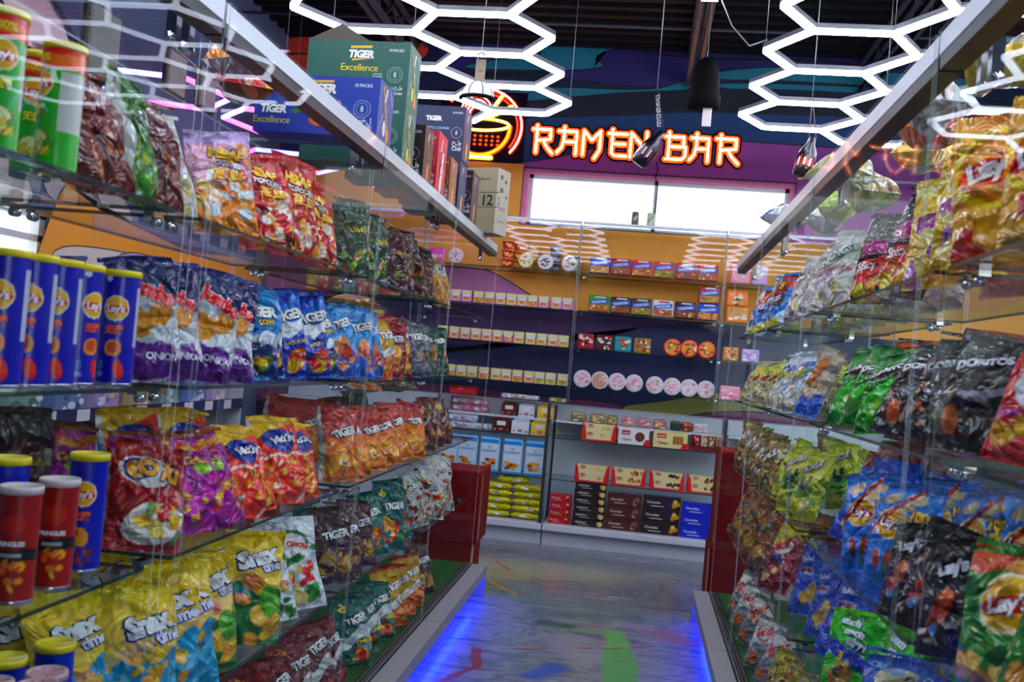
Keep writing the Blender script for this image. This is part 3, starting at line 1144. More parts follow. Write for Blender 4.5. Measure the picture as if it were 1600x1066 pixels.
CC = [cup_carton(a, c) for a, c in (('dc9ac0', 'e8b8d0'), ('e0a59a', 'f0cdb8'), ('d7c08a', 'f2dfa8'), ('e2b48e', 'c9743f'), ('c86f86', 'e5a7b2'), ('d6c29c', 'a4c46e'))]
ROWS = (
    (2.065, [-1.79, -1.69, -1.59, -1.48, -1.38, -1.28, -1.18, -1.085, -0.99, -0.89, -0.775, -0.678], [0, 0, 0, 3, 3, 1, 2, 1, 3, 0, 0, 0], 'pink and tan noodle carton', 'top carton row'),
    (1.73, [-1.78, -1.675, -1.575, -1.475, -1.378, -1.28, -1.183, -1.085, -0.98, -0.88, -0.78, -0.685], [1, 1, 1, 1, 1, 1, 4, 2, 2, 2, 1, 2], 'peach and yellow noodle carton', 'middle carton row'),
    (1.388, [-1.78, -1.68, -1.58, -1.48, -1.375, -1.265, -1.17, -1.07, -0.965, -0.87, -0.77, -0.665], [3, 3, 2, 2, 3, 2, 1, 3, 1, 5, 5, 5], 'orange and green noodle carton', 'lowest carton row'))
for z, xs, ds, desc, rw in ROWS:
    for i, (x, d) in enumerate(zip(xs, ds)):
        o = place(CC[d], (x, YF + 0.005 + 0.004 * (i % 3), z + 0.0005))
        tag(o, '%s, %s from the window end of the %s' % (desc, ORD[11 - i], rw), 'noodle carton', 'noodle cartons on the wall shelves')


# yakisoba trays
def tray(c1, food, white=False):
    rnd = random.Random(c1)
    q = MB()
    w, h, d = 0.182, 0.147, 0.06
    q.bevbox((-w / 2, 0, 0), (w / 2, d, h), 0.016, 'gloss_card', lin(c1))
    root = q.build('noodle_tray', link=False)
    p = MB()
    y = -0.001
    rect(p, -w * .45, w * .45, h * .06, h * .44, food, y, 'gloss_card')
    for i in range(16):
        blob(p, rnd.uniform(-.4, .4) * w, h * rnd.uniform(.1, .4), w * rnd.uniform(.04, .09), h * .05, rnd.choice(['e8b35a', 'c9622a', 'f2d79a', '8c3d1c', '5f8a34', 'b5482a']), y - .0008 - i * .0001, 'gloss_card', 10)
    # blue ribbon with the product name
    p.add([(-w * .44, y - .003, h * .42), (w * .44, y - .003, h * .56), (w * .44, y - .003, h * .82), (-w * .44, y - .003, h * .66)], [(0, 1, 2, 3)], 'gloss_card', lin('1f62b8' if not white else '2a6cc0'))
    p.text('YAKISOBA', (0, y - .0034, h * .615), (1, 0, .16), (-.16, 0, 1), w * .72, 'gloss_card', lin('f4f6fa'), .012, .0006)
    rect(p, -w * .2, w * .3, h * .84, h * .93, 'd7d9e6' if not white else 'c0392b', y - .0012, 'gloss_card')
    return root, [(p.build('printed_front', link=False), [])]


T1 = [('1c3fa0', 'e0a030', 'blue'), ('b3241e', '9a5a30', 'red'), ('d0421e', 'c97a34', 'orange red'), ('c8561c', '8aa03a', 'orange and green'), ('b81a44', '7c3a22', 'crimson'), ('c23a1c', 'a85a2c', 'rust red')]
for i, ((c, f, nm), x) in enumerate(zip(T1, (-0.42, -0.235, -0.05, 0.14, 0.33, 0.52))):
    tag(place(tray(c, f), (x, YF, 2.4055)), '%s yakisoba tray in the upper tray row under the window' % nm, 'noodle tray', 'yakisoba trays')
T2 = [('2f9a3a', 'b5672e', 'green', -0.4, 2.0655), ('3a1c14', '8a4a24', 'dark brown', -0.21, 2.0655), ('3f3a1c', '9c8a3a', 'dark olive', -0.03, 2.0655), ('e4e6ea', 'c06a3a', 'white', 0.16, 2.0655), ('1a0f10', '8c3a20', 'black', 0.355, 2.0655), ('1f45b0', 'e8a028', 'bright blue', 0.55, 2.0655), ('b0301c', 'c8943a', 'brick red', 0.55, 2.2135)]
for c, f, nm, x, z in T2:
    tag(place(tray(c, f, nm == 'white'), (x, YF, z)), '%s yakisoba tray in the second tray row%s' % (nm, ', top of the stack of two' if nm == 'brick red' else ', bottom of the stack of two' if nm == 'bright blue' else ''), 'noodle tray', 'yakisoba trays')


# flat instant noodle bags and boxes
def small_pack(name, w, h, d, col, cols, seed, word=None, wc='ffffff'):
    rnd = random.Random(seed)

    def draw(q, w, h):
        for i in range(14):
            blob(q, rnd.uniform(-.36, .36) * w, h * rnd.uniform(.12, .85), w * rnd.uniform(.05, .15), h * rnd.uniform(.04, .11), rnd.choice(cols), -.001 - i * .0001, 'gloss_card', 12)
        if word:
            txt(q, word, 0, h * .7, w * .7, wc, -.0035, 'gloss_card', '301010')
    q = MB()
    q.bevbox((-w / 2, 0, 0), (w / 2, d, h), min(w, h, d) * .25, 'gloss_card', lin(col))
    draw(q, w, h)
    return q.build(name, link=False), []


for i, (nm, x, col, cols) in enumerate((('red and black', -0.49, 'a01220', ['f4f0e8', '1a1014', 'd83a2a', 'e8c8b0']), ('dark red', -0.325, '5a1018', ['e0c8a0', 'c03020', '20303a', 'f0e6d0']), ('teal', -0.16, '1f9aa0', ['f0b040', 'e8702a', 'f4e4b0', 'c83a3a']), ('olive and pink', 0.01, '9a8a2a', ['e86a8a', 'f2d8c8', 'b03a30', 'f4e9d4']))):
    tag(place(small_pack('noodle_bag', 0.145, 0.135, 0.05, col, cols, i), (x, YF, 1.7305)), '%s instant noodle bag on the wall shelf left of the orange bowls' % nm, 'noodle bag', 'instant noodle bags')


def bowl_front(col, cols, seed, word=None, r=0.077, d=0.09):
    """noodle bowl lying on its side, lid towards the room"""
    rnd = random.Random(seed)
    Mx = Matrix.Translation((0, 0, r)) @ Matrix.Rotation(R(-90), 4, 'X')
    q = MB()
    q.lathe([(r, 0), (r, .012), (r * .93, .016), (r * .74, d), (0, d)], 'plastic', 28, lin(col), M=Mx)
    root = q.build('noodle_bowl', link=False)
    p = MB()
    p.lathe([(0, -.004), (r * .9, -.004), (r * 1.0, -.001), (r * 1.0, -.0002)], 'plastic', 28, lin(col), M=Mx)
    blob(p, 0, r, r * .84, r * .84, cols[0], -.005, 'plastic', 26)
    for i in range(16):
        a, t = rnd.uniform(0, 6.28), r * .7 * math.sqrt(rnd.random())
        blob(p, t * math.cos(a), r + t * math.sin(a) * .9, r * rnd.uniform(.1, .24), r * rnd.uniform(.06, .16), rnd.choice(cols[1:]), -.0055 - i * .0001, 'plastic', 12)
    if word:
        p.text(word, (0, -.0075, r * 1.3), (1, 0, 0), (0, 0, 1), r * 1.1, 'plastic', lin('c03048'), .01, .0005)
    return root, [(p.build('lid', link=False), [])]


for i, x in enumerate((0.27, 0.415, 0.565)):
    tag(place(bowl_front('e8481a', ['e8a35a', 'f4e2b8', '7a8a3a', 'c84a20', '8a3a1c'], i), (x, YF, 1.7305)), 'orange rimmed noodle bowl, %s of three on the wall shelf' % ('first', 'second', 'third')[i], 'noodle bowl', 'orange noodle bowls')
for i, x in enumerate((-0.49, -0.335, -0.185, -0.035, 0.145, 0.295, 0.44, 0.585)):
    tag(place(bowl_front('e4e2e2', ['f0d2d8' if i != 1 else 'd8a490', 'f7e8ea', 'e8a8b8', 'd8b890', 'f2f2ee', 'c88a9a'], 20 + i), (x, YF, 1.3885)), 'white rimmed pink noodle bowl, %s in the lowest bowl row' % ORD[i], 'noodle bowl', 'white noodle bowls')


# cup stacks on the upper shelf
def cup(col, col2, r=0.052, h=0.075, seed=0):
    q = MB()
    q.lathe([(r * .78, 0), (r, h * .93), (r * 1.04, h * .94), (r * 1.04, h)], 'plastic', 24, lin(col))
    rnd = random.Random(seed)
    for i in range(7):
        a = rnd.uniform(-2.4, -0.7)
        rr = r * .93
        p = (rr * math.cos(a), rr * math.sin(a), h * rnd.uniform(.3, .7))
        q.add([(p[0] + math.cos(a) * .002 + dx * -math.sin(a), p[1] + math.sin(a) * .002 + dx * math.cos(a), p[2] + dz) for dx, dz in ((-.012, -.01), (.012, -.01), (.012, .01), (-.012, .01))], [(0, 1, 2, 3)], 'plastic', lin(col2))
    root = q.build('noodle_cup', link=False)
    p = MB()
    p.lathe([(r * 1.05, h), (r * 1.05, h + .003), (0, h + .004)], 'plastic', 24, lin('e8e4da'))
    return root, [(p.build('lid', link=False), [])]


for (x, y, col, c2, n, nm) in ((-1.26, YF + .06, 'e8551a', 'f2b070', 3, 'orange'), (-1.17, YF + .16, 'e8761a', 'f2c070', 3, 'amber'), (-1.05, YF + .19, 'e0a81c', 'f6e2a0', 3, 'yellow'), (-0.84, YF + .19, '8d8a98', 'd8d6e0', 3, 'grey'), (-0.66, YF + .19, '6a4a4e', 'e0c8c0', 2, 'brown')):
    pr = cup(col, c2, seed=n)
    for i in range(n):
        tag(place(pr, (x, y, 2.4055 + i * .0795), rz=.4 * i), '%s noodle cup, %s of its stack on the highest wall shelf' % (nm, ('bottom', 'middle' if n == 3 else 'top', 'top')[i]), 'noodle cup', 'stacked noodle cups')
for i, (x, col, cols, nm) in enumerate(((-1.08, 'e6c24a', ['f2ead0', 'd8b060', 'f6f2e6', '8a6a3a', 'c8a050'], 'yellow rimmed'), (-0.905, 'e2e2e2', ['e8e4e2', '4a4a54', 'c8b8b0', '8a3a3a', '6a6a70'], 'white'), (-0.69, 'e8e6e4', ['efe6dc', '3a3a44', 'd0a890', 'c8b8a8', '7a4a40'], 'white and brown'), (-1.72, 'd8c8c0', ['e8d8d0', 'c89080', 'f0e4dc', '9a7a70', 'd8b0a0'], 'pale pink'))):
    tag(place(bowl_front(col, cols, 60 + i, None, .07), (x, YF, 2.4055)), '%s noodle bowl facing out on the highest wall shelf' % nm, 'noodle bowl', 'display noodle bowls')
tag(place(small_pack('noodle_box', 0.15, 0.13, 0.06, 'e070b0', ['f4c8e0', 'd84a98', 'f8ecf4', 'c8e0a0'], 81), (-1.9, YF, 2.4055)), 'magenta noodle box on the highest wall shelf above the carton rows', 'noodle box')
for i, (x, z, w, h, col, cols, nm) in enumerate(((0.80, 2.4055, .17, .165, 'f0a8b4', ['f8d8dc', 'e87a90', 'f6ecd8', '88c0b0'], 'pink'), (0.965, 2.4055, .13, .16, 'dcb0dc', ['f0dcf0', 'c890d0', 'f4f0d0', 'a8c890'], 'lilac'), (0.79, 2.207, .185, .14, 'ee8a24', ['f6ecd6', 'e8b070', '222228', '8aa860'], 'orange and cream'), (0.80, 2.0655, .19, .14, 'f09a2a', ['f8f0dc', 'e8c080', '1e1e28', 'a8b870'], 'bright orange and cream'), (0.97, 2.0655, .09, .14, 'a88ad0', ['e0d0f0', '8a6ac0', 'f0e8f8'], 'violet'), (0.77, 1.7305, .135, .12, 'd8902a', ['f2dca0', '3a2a20', 'c86a20', 'f4e8c8'], 'amber'), (0.94, 1.7305, .15, .115, 'bfa0dc', ['e8d8f4', 'e07a8a', 'f8f0f8', '9a7ac8'], 'lavender'), (0.79, 1.3885, .175, .125, 'f0a0b0', ['f8dce0', 'e86a88', 'f6f0f0', 'a8d0c8'], 'rose pink'))):
    tag(place(small_pack('noodle_box', w, h, .06, col, cols, 90 + i), (x, YF, z)), '%s noodle packet on the wall shelves past the tray rows' % nm, 'noodle packet', 'noodle packets at the far end')

# colourful packets in the far corner
for i, (x, z, w, h, col) in enumerate(((-3.06, 2.0655, .1, .2, 'd8b040'), (-2.94, 2.0655, .1, .2, 'c03040'), (-2.80, 2.0655, .09, .17, '5aa060'), (-2.69, 2.0655, .1, .17, '8ac8b0'), (-2.57, 2.0655, .1, .17, 'd06050'), (-2.46, 2.0655, .09, .17, 'c8b850'), (-2.24, 2.0655, .3, .1, 'd08040'),
                                       (-2.86, 1.7305, .1, .2, '3a9a60'), (-2.75, 1.7305, .1, .2, '4aa86a'), (-2.63, 1.7305, .11, .2, '6ac0d0'), (-2.51, 1.7305, .1, .2, 'c86a70'), (-2.40, 1.7305, .1, .2, 'c8b048'), (-3.1, 1.7305, .16, .1, '4a3060'), (-2.2, 1.3885, .2, .12, '80b0c0'), (-2.6, 1.3885, .2, .15, '58a8c8'), (-3.0, 1.3885, .2, .15, 'c8b040'))):
    nm = ('mustard', 'ruby', 'leaf green', 'mint', 'coral', 'straw', 'long orange', 'emerald', 'jade', 'sky blue', 'rose', 'ochre', 'dark violet', 'pale blue', 'cyan', 'yellow')[i]
    tag(place(small_pack('snack_packet', w, h, .06, col, ['f2f0e6', 'f0e0a0', 'c84a3a', 'e8e8f0', col], 130 + i), (x, YF + .02, z)), '%s packet on the far corner shelves seen through the popcorn cabinet' % nm, 'snack packet', 'corner packets')


# --- counter goods: croissant bags
def croissant(seed):
    rnd = random.Random(seed)
    q = MB()
    w, h, d = .178, .30, .07
    q.bevbox((-w / 2, 0, 0), (w / 2, d, h), .02, 'gloss_card', lin('bcd8ee'))
    rect(q, -w * .46, w * .46, h * .86, h * .97, '3f9ad8', -.0006, 'gloss_card')
    rect(q, -w * .46, w * .46, h * .02, h * .07, '3f9ad8', -.0006, 'gloss_card')
    rect(q, -w * .42, w * .42, h * .3, h * .84, 'dce8f2', -.0005, 'gloss_card')
    txt(q, 'CROISSANT', 0, h * .63, w * .78, '3a5a88', -.001, 'gloss_card')
    txt(q, '10', 0, h * .73, w * .16, '2f9ab0', -.001, 'gloss_card')
    for i in range(9):
        blob(q, rnd.uniform(-.26, .26) * w, h * (.16 + .22 * rnd.random()), w * .13, h * .05, rnd.choice(['d89a48', 'c07a30', 'e8b468', 'a85c24', 'e0a858']), -.001 - i * .0002, 'gloss_card')
    root = q.build('croissant_bag', link=False)
    p = MB()
    p.box((-w * .47, .03, h - .002), (w * .47, .036, h + .012), 'gloss_card', lin('6ab4e4'))
    return root, [(p.build('top_seal', link=False), [])]


for i, x in enumerate((-1.62, -1.45, -1.25, -1.045, -0.845)):
    tag(place(croissant(i), (x, YL, .5735)), 'light blue croissant bag on the counter shelf, %s from the counter post' % ORD[4 - i], 'croissant bag', 'blue croissant bags')


# yellow packs stacked flat
def yellow_pack(seed):
    rnd = random.Random(seed)
    q = MB()
    bm = bmesh.new()
    bmesh.ops.create_grid(bm, x_segments=14, y_segments=8, size=1)
    V = [v.co.copy() for v in bm.verts]
    F = [[v.index for v in f.verts] for f in bm.faces]
    bm.free()
    for s in (1, -1):
        vs = []
        for v in V:
            t = max(0, (1 - abs(v.x) ** 4)) ** .5 * max(0, (1 - abs(v.y) ** 4)) ** .5
            vs.append((v.x * .133, .08 + v.y * .08, .031 + s * (.029 * t + (.002 * math.sin(v.x * 9 + seed) * t))))
        q.add(vs, F if s > 0 else [f[::-1] for f in F], 'film', lin('e9df12'), True)
    root = q.build('sweets_pack', link=False)
    p = MB()
    vs = disc_pts(rnd.uniform(-.03, .03), .034, .035, .012, -.0005, 16)
    p.poly(vs, 'film', lin('f2f0e0'))
    for k in range(4):
        p.poly(disc_pts(rnd.uniform(-.1, .1), rnd.uniform(.024, .042), .012, .003, -.0008, 8), 'film', lin(rnd.choice(['6a7a3a', 'b8ae10', '8a8a80'])))
    return root, [(p.build('label', link=False), [])]


YP = [yellow_pack(i) for i in range(4)]
for i in range(5):
    tag(place(YP[i % 4], (-1.155 + .006 * (i % 2), YL, .187 + i * .0605)), 'yellow pack, %s from the bottom of the stack beside the red boxes' % ORD[i], 'sweets pack', 'yellow packs')
for i in range(5):
    tag(place(YP[(i + 1) % 4], (-0.885 + .007 * (i % 2), YL, .187 + i * .0605)), 'yellow pack, %s from the bottom of the stack beside the counter post' % ORD[i], 'sweets pack', 'yellow packs')
tag(place(YP[2], (-1.02, YL + .01, .4905), sc=(1.08, 1, 1)), 'single yellow pack lying on top across both yellow stacks', 'sweets pack', 'yellow packs')


# small gift boxes
def gift(col, top, word):
    def draw(q, w, h):
        rect(q, -w * .25, w * .25, h * .55, h * .9, 'efe8dc')
        blob(q, 0, h * .25, w * .14, h * .12, 'b0302c', -.0015)
        txt(q, word, 0, h * .25, w * .2, 'ffffff', -.002)
        blob(q, -w * .36, h * .2, w * .07, h * .09, 'c89a68', -.001)
        blob(q, w * .36, h * .2, w * .07, h * .09, '8a5a38', -.001)
    return front_box('wafer_box', .155, .11, .12, col, draw, [('roof_flap', lambda p, w, h, d: p.add([(-w / 2, 0, h), (w / 2, 0, h), (w / 2, d, h), (-w / 2, d, h), (-w * .36, d * .5, h + .022), (w * .36, d * .5, h + .022)], [(0, 1, 5, 4), (1, 2, 5), (2, 3, 4, 5), (3, 0, 4)], 'card', lin(top)))])


for x, z, c, t, nm in ((-1.165, .9355, '4a1a18', '5a201c', 'dark brown wafer box, front of the pair below'), (-0.995, .9355, 'dfe4ea', 'c8d0da', 'white wafer box, lower one of two'), (-0.82, .9355, 'e8cf7a', 'd8b850', 'yellow wafer box, lower one of two'), (-1.13, 1.0785, '5a201e', '6a2824', 'dark brown wafer box on the upper tier'), (-0.97, 1.0785, 'd4dae2', 'c8d0da', 'white wafer box on the upper tier'), (-0.80, 1.0785, 'e4c870', 'd8b850', 'yellow wafer box on the upper tier')):
    yy = YL if z < 1 else YL + .17
    tag(place(gift(c, t, 'Loacker'), (x, yy, z), sc=(1, 1, .98) if z < 1 else (.9, .9, .9)), nm + ' above the croissant bags', 'wafer box', 'wafer gift boxes')
for i, (x, y, z, w, col, nm) in enumerate(((-1.49, YL, .9355, .3, 'd8dce6', 'white sweets bag lying on the counter shelf, lower'), (-1.52, YL + .02, .997, .26, 'cfd4e2', 'white sweets bag lying on another above the croissants'), (-1.28, YL + .02, .9355, .1, 'd4d8e4', 'small white sweets bag beside the dark brown wafer box'), (-1.49, YL + .18, 1.0785, .34, 'c88a9c', 'pink sweets bag lying on the upper tier'), (-1.49, YL + .18, 1.139, .34, 'b8828c', 'dusky pink sweets bag lying on top of another'))):
    q = MB()
    q.bevbox((-w / 2, 0, 0), (w / 2, .12, .058), .02, 'film', lin(col))
    for k in range(5):
        blob(q, -w * .4 + w * .2 * k, .03, w * .07, .012, ('e8e8f0', 'b8b0c0', 'c0848c')[k % 3], -.001, 'film')
    tag(place((q.build('sweets_bag', link=False), []), (x, y, z)), nm, 'sweets bag', 'flat sweets bags')


# wafer trays with red ends
def wafer_tray(kind):
    w, h, d = .29, .16, .1
    q = MB()
    q.box((-w / 2, .002, 0), (w / 2, d, .012), 'card', lin('c8201e'))
    root = q.build('wafer_tray', link=False)
    p = MB()
    for s in (-1, 1):
        x = s * w / 2
        p.add([(x - .004, 0, 0), (x + .004, 0, 0), (x + .004, d, 0), (x - .004, d, 0), (x - .004, .0, .05), (x + .004, .0, .05), (x + .004, d, h), (x - .004, d, h)], [(0, 1, 5, 4), (1, 2, 6, 5), (2, 3, 7, 6), (3, 0, 4, 7), (4, 5, 6, 7)], 'card', lin('c9221f'))
        x2 = x - s * .022
        p.add([(x - s * .002, -.004, 0), (x2 - s * .02, -.004, 0), (x2, -.004, h * .8), (x - s * .002, -.004, h * .98)], [(0, 1, 2, 3)] if s < 0 else [(3, 2, 1, 0)], 'card', lin('d62a24'))
    return root, [(p.build('red_end', link=False), [])]


def wafer_pack(nut, seed, w=.262, h=.068):
    rnd = random.Random(seed)

    def draw(q, w, h):
        blob(q, -w * .3, h * .68, w * .1, h * .2, 'b02430', -.001)
        txt(q, 'Loacker', -w * .3, h * .68, w * .17, 'ffffff', -.0015)
        for i in range(7):
            blob(q, w * rnd.uniform(.02, .42), h * rnd.uniform(.25, .75), w * .05, h * .2, rnd.choice(nut), -.001 - i * .0001)
    return front_box('wafer_pack', w, h, .08, 'ecdcae', draw, None, 'gloss_card')


NUT = [['d8c48a', 'e8d8a8', 'c0a870'], ['a86a38', '8a5028', 'c89058'], ['3a2018', '5a3424', '7a4a30'], ['7a4a28', '9a6438', '5a3018']]
for i, x in enumerate((-0.335, -0.015, 0.315, 0.635)):
    tag(place(wafer_tray(i), (x, YL, .5735)), 'red ended wafer tray on the lower counter shelf, %s from the counter post' % ORD[i], 'wafer tray', 'wafer trays')
    for j in range(2):
        tag(place(wafer_pack(NUT[i], 10 * i + j), (x, YL + .006, .586 + j * .0685)), '%s wafer pack in the %s tray of the lower counter shelf' % (('lower', 'upper')[j], ORD[i]), 'wafer pack', 'wafer packs')
tag(place(wafer_tray(0), (-0.3, YL, .9355)), 'red ended wafer tray on the upper counter shelf', 'wafer tray', 'wafer trays')
for j in range(2):
    tag(place(wafer_pack(NUT[0], 70 + j), (-0.3, YL + .006, .948 + j * .0685)), '%s wafer pack in the upper counter shelf tray' % ('lower', 'upper')[j], 'wafer pack', 'wafer packs')


def wide_box(col, word, disc, seed):
    def draw(q, w, h):
        rect(q, -w * .4, -w * .12, h * .58, h * .86, 'b02430')
        txt(q, word, -w * .26, h * .72, w * .24, 'ffffff', -.0016)
        txt(q, 'Classic', -w * .22, h * .3, w * .3, '5a2a1a', -.0016)
        if disc:
            blob(q, w * .2, h * .5, h * .3, h * .3, '4a2418', -.001)
            blob(q, w * .2, h * .5, h * .24, h * .24, '6a3826', -.0016)
        else:
            for k in range(5):
                rect(q, w * (.08 + .06 * k), w * (.13 + .06 * k), h * .25, h * .75, ('8a5028', 'a86a3a')[k % 2], -.001 - k * .0001)
    return front_box('biscuit_box', .265, .14, .09, col, draw, [('red_corner', lambda p, w, h, d: p.add([(w / 2 - .05, -.004, 0), (w / 2 + .018, -.004, 0), (w / 2 + .008, -.004, .05), (w / 2 - .03, -.004, .05)], [(0, 1, 2, 3)], 'card', lin('cc2420')))], 'gloss_card')


tag(place(wide_box('ece8e2', 'Loacker', True, 0), (0.0, YL, .9355)), 'white biscuit box with a dark round biscuit on the upper counter shelf', 'biscuit box')
tag(place(wide_box('e8d8a4', 'Loacker', False, 1), (0.315, YL, .9355), sc=(1.1, 1, 1)), 'cream biscuit box with brown wafer sticks on the upper counter shelf', 'biscuit box')
q = MB()
q.box((-.14, 0, 0), (.14, .1, .035), 'card', lin('6a1c1c'))
q.box((-.14, .09, .035), (.14, .1, .13), 'card', lin('5a1818'))
tr = q.build('display_box', link=False)
q = MB()
for s in (-1, 1):
    q.box((s * .136 - .004, 0, .036), (s * .136 + .004, .089, .12), 'card', lin('7a2420'))
tag(place((tr, [(q.build('side_wall', link=False), [])]), (0.635, YL, .9355)), 'open dark red box of foil biscuits on the upper counter shelf', 'display box')
for i in range(4):
    tag(place(small_pack('foil_biscuit', .058, .1, .03, ('8a2420', 'c8b090', '9a7a60', 'b89a80')[i], ['e8d8c8', 'b04030', '6a3a28', 'f0e8dc'], 170 + i), (0.54 + i * .064, YL + .02, .972)), '%s foil biscuit in the open dark red box' % ('dark red', 'cream', 'brown', 'tan')[i], 'biscuit', 'foil biscuits')
for i, (x, w, col, cols, nm) in enumerate(((-0.5, .14, '8a7a60', ['e8d8b8', 'c8a878', 'f0e8d8'], 'tan'), (-0.33, .14, 'a08a60', ['f0e0c0', 'd0b080', 'b89858'], 'straw'), (-0.2, .1, '98845c', ['e8d8b0', 'c0a070'], 'beige'), (-0.06, .125, 'c898a0', ['f0d8dc', 'b06870', 'e8c890'], 'pink'), (0.08, .125, 'c08a98', ['f2dce0', 'b87080', 'e0c098'], 'mauve'), (0.22, .12, 'a87a70', ['e8c8b8', 'c06050', 'e8d8a0'], 'russet'), (0.36, .1, '2a3a34', ['40504a'], 'dark green'), (0.46, .1, 'b02a2a', ['d86a3a', '3a5a3a', 'e8c8a0'], 'red'), (0.58, .13, 'd8d4d8', ['f0ecee', 'c0b8c0', 'e8a0a0'], 'silver'))):
    tag(place(small_pack('sweets_bag', w, .085, .08, col, cols, 190 + i), (x, YL + .18, 1.0785)), '%s sweets bag on the upper tier behind the wafer boxes' % nm, 'sweets bag', 'upper tier sweets bags')


# bottom stacks
def bar_box(col, w, h, word, wc, food, seed, m='card'):
    rnd = random.Random(seed)

    def draw(q, w, h):
        txt(q, word, -w * .22, h * .55, w * .36, wc, -.0012)
        rect(q, -w * .3, w * .05, h * .22, h * .27, wc, -.0008)
        for i in range(6):
            blob(q, w * rnd.uniform(.3, .44), h * rnd.uniform(.3, .75), w * .06, h * .18, rnd.choice(food), -.001 - i * .0001)
    return front_box('cookie_box', w, h, .1, col, draw, None, m)


for (x, w, h, n, col, wc, food, word, nm) in ((-0.585, .19, .064, 4, 'c02a2c', 'f8e0dc', ['3a1c14', '7a3a28', 'e8b0b0'], 'Brownies', 'red'), (-0.335, .27, .064, 6, '2a1618', 'ece4e0', ['e8c890', 'd8b078', 'f0dcb0'], 'milkyHeart', 'near black'), (-0.035, .295, .105, 3, '542420', 'e8d8d0', ['8a5a48', 'c8a090', '6a3a30'], 'Chocolate', 'chocolate brown'), (0.285, .32, .108, 3, '2c1614', 'ece4dc', ['e0c080', '8a5a28', 'c89a50'], 'Chocolate', 'dark brown'), (0.615, .31, .1, 3, '1436b8', 'e4ecfa', ['101c50', '2a2a3a'], 'Chocolate', 'royal blue')):
    pr = bar_box(col, w, h - .002, word, wc, food, n)
    for i in range(n):
        tag(place(pr, (x + .003 * ((i * 7) % 3 - 1), YL + .002 * (i % 2), .1855 + i * h)), '%s cookie box, %s from the bottom of its stack' % (nm, ORD[i]), 'cookie box', '%s cookie boxes' % nm)
q = MB()
q.box((-.12, 0, 0), (.12, .12, .012), 'card', lin('b8141c'))
for a, c in (((-.12, 0, .012), (-.112, .12, .065)), ((.112, 0, .012), (.12, .12, .065)), ((-.112, .112, .012), (.112, .12, .07)), ((-.112, 0, .012), (.112, .006, .04))):
    q.box(a, c, 'card', lin('c8161e'))
for k in range(4):
    q.bevbox((-.1 + .05 * k, .02, .0125), (-.06 + .05 * k, .1, .05), .008, 'film', lin(('d83a3a', 'e8a8a8', 'c01a20', 'e86a5a')[k]))
tag(place((q.build('sweets_tray', link=False), []), (-1.56, YL + .15, 1.2345)), 'bright red open sweets tray on top of the counter', 'sweets tray')
for x, w, col, nm in ((-1.04, .34, 'd8dce2', 'crumpled white plastic bag lying on the counter top'), (-0.7, .16, 'a8b078', 'green and white packet lying on the counter top')):
    q = MB()
    q.bevbox((-w / 2, 0, 0), (w / 2, .14, .04), .014, 'film', lin(col))
    for k in range(4):
        blob(q, -w * .3 + w * .2 * k, .02, w * .06, .01, ('f0f0f4', 'b8c048', 'c86a70', 'e8e8ee')[k], -.001, 'film')
    tag(place((q.build('plastic_bag', link=False), []), (x, YL + .15, 1.2345)), nm, 'plastic bag')
for x, col, c2, nm in ((-0.145, '6a6e74', 'b8b83a', 'grey drink can with a yellow patch on the wall shelf top'), (-0.01, 'd8dcc0', '8a9a5a', 'pale drink can on the wall shelf top in front of the mullion')):
    q = MB()
    q.lathe([(.028, 0), (.033, .006), (.033, .108), (.026, .118), (.024, .118)], 'plastic', 24, lin(col))
    for k in range(5):
        a = -1.9 + .25 * k
        q.add([(.0336 * math.cos(a + d), .0336 * math.sin(a + d), .03 + z + .01 * k) for d, z in ((-.13, 0), (.13, 0), (.13, .03), (-.13, .03))], [(0, 1, 2, 3)], 'plastic', lin(c2))
    k = MB()
    k.lathe([(0, .1165), (.0235, .1165), (.0255, .1195)], 'chrome', 24)
    tag(place((q.build('drink_can', link=False), [(k.build('can_lid', link=False), [])]), (x, 8.52, 2.8585)), nm, 'drink can')
# price tag rail and dry goods along the left wall
root = empty('wall_rack', (XL + .22, 5.6, 0))
for z in (.6, 1.0, 1.36):
    q = MB()
    q.box((-.2, -1.9, z), (.2, 1.9, z + .02), 'alu_white')
    q.build('shelf', root)
    q = MB()
    q.box((.2005, -1.9, z - .005), (.21, 1.9, z + .075), 'paint_indigo')
    o = q.build('tag_rail', root)
    for k in range(11):
        q = MB()
        q.box((.2105, -1.75 + k * .33, z + .002), (.2125, -1.62 + k * .33, z + .07), 'white_wall')
        q.build('price_tag', o)
for y in (-1.9, 1.88):
    q = MB()
    q.box((-.2, y - .021 if y < 0 else y + .021, 0), (.2, y - .001 if y < 0 else y + .041, 1.5), 'alu_white')
    q.build('upright', root)
tag(root, 'white wall rack with navy price rails behind the tube shelf', 'wall rack')
pals = [('7a88b0', ['e8e8f4', 'c8d0e8', '505a80']), ('b8a8c8', ['f0e8f4', '9a80b8', 'e8d0a0']), ('c8b090', ['f4e8d0', 'a08058', 'd8c8a8']), ('90a8a8', ['e4f0f0', '5a8080', 'd8d0b0'])]
for z in (.6205, 1.0205):
    for k in range(9):
        pr = small_pack('snack_carton', .3, .24, .2, *pals[(k + int(z)) % 4], 300 + k)
        tag(place(pr, (XL + .4, 3.95 + .4 * k, z), rz=R(90)), 'pale carton on the %s level of the wall rack, %s from the shop window' % ('lower' if z < 1 else 'middle', ORD[k]), 'snack carton', 'wall rack cartons')
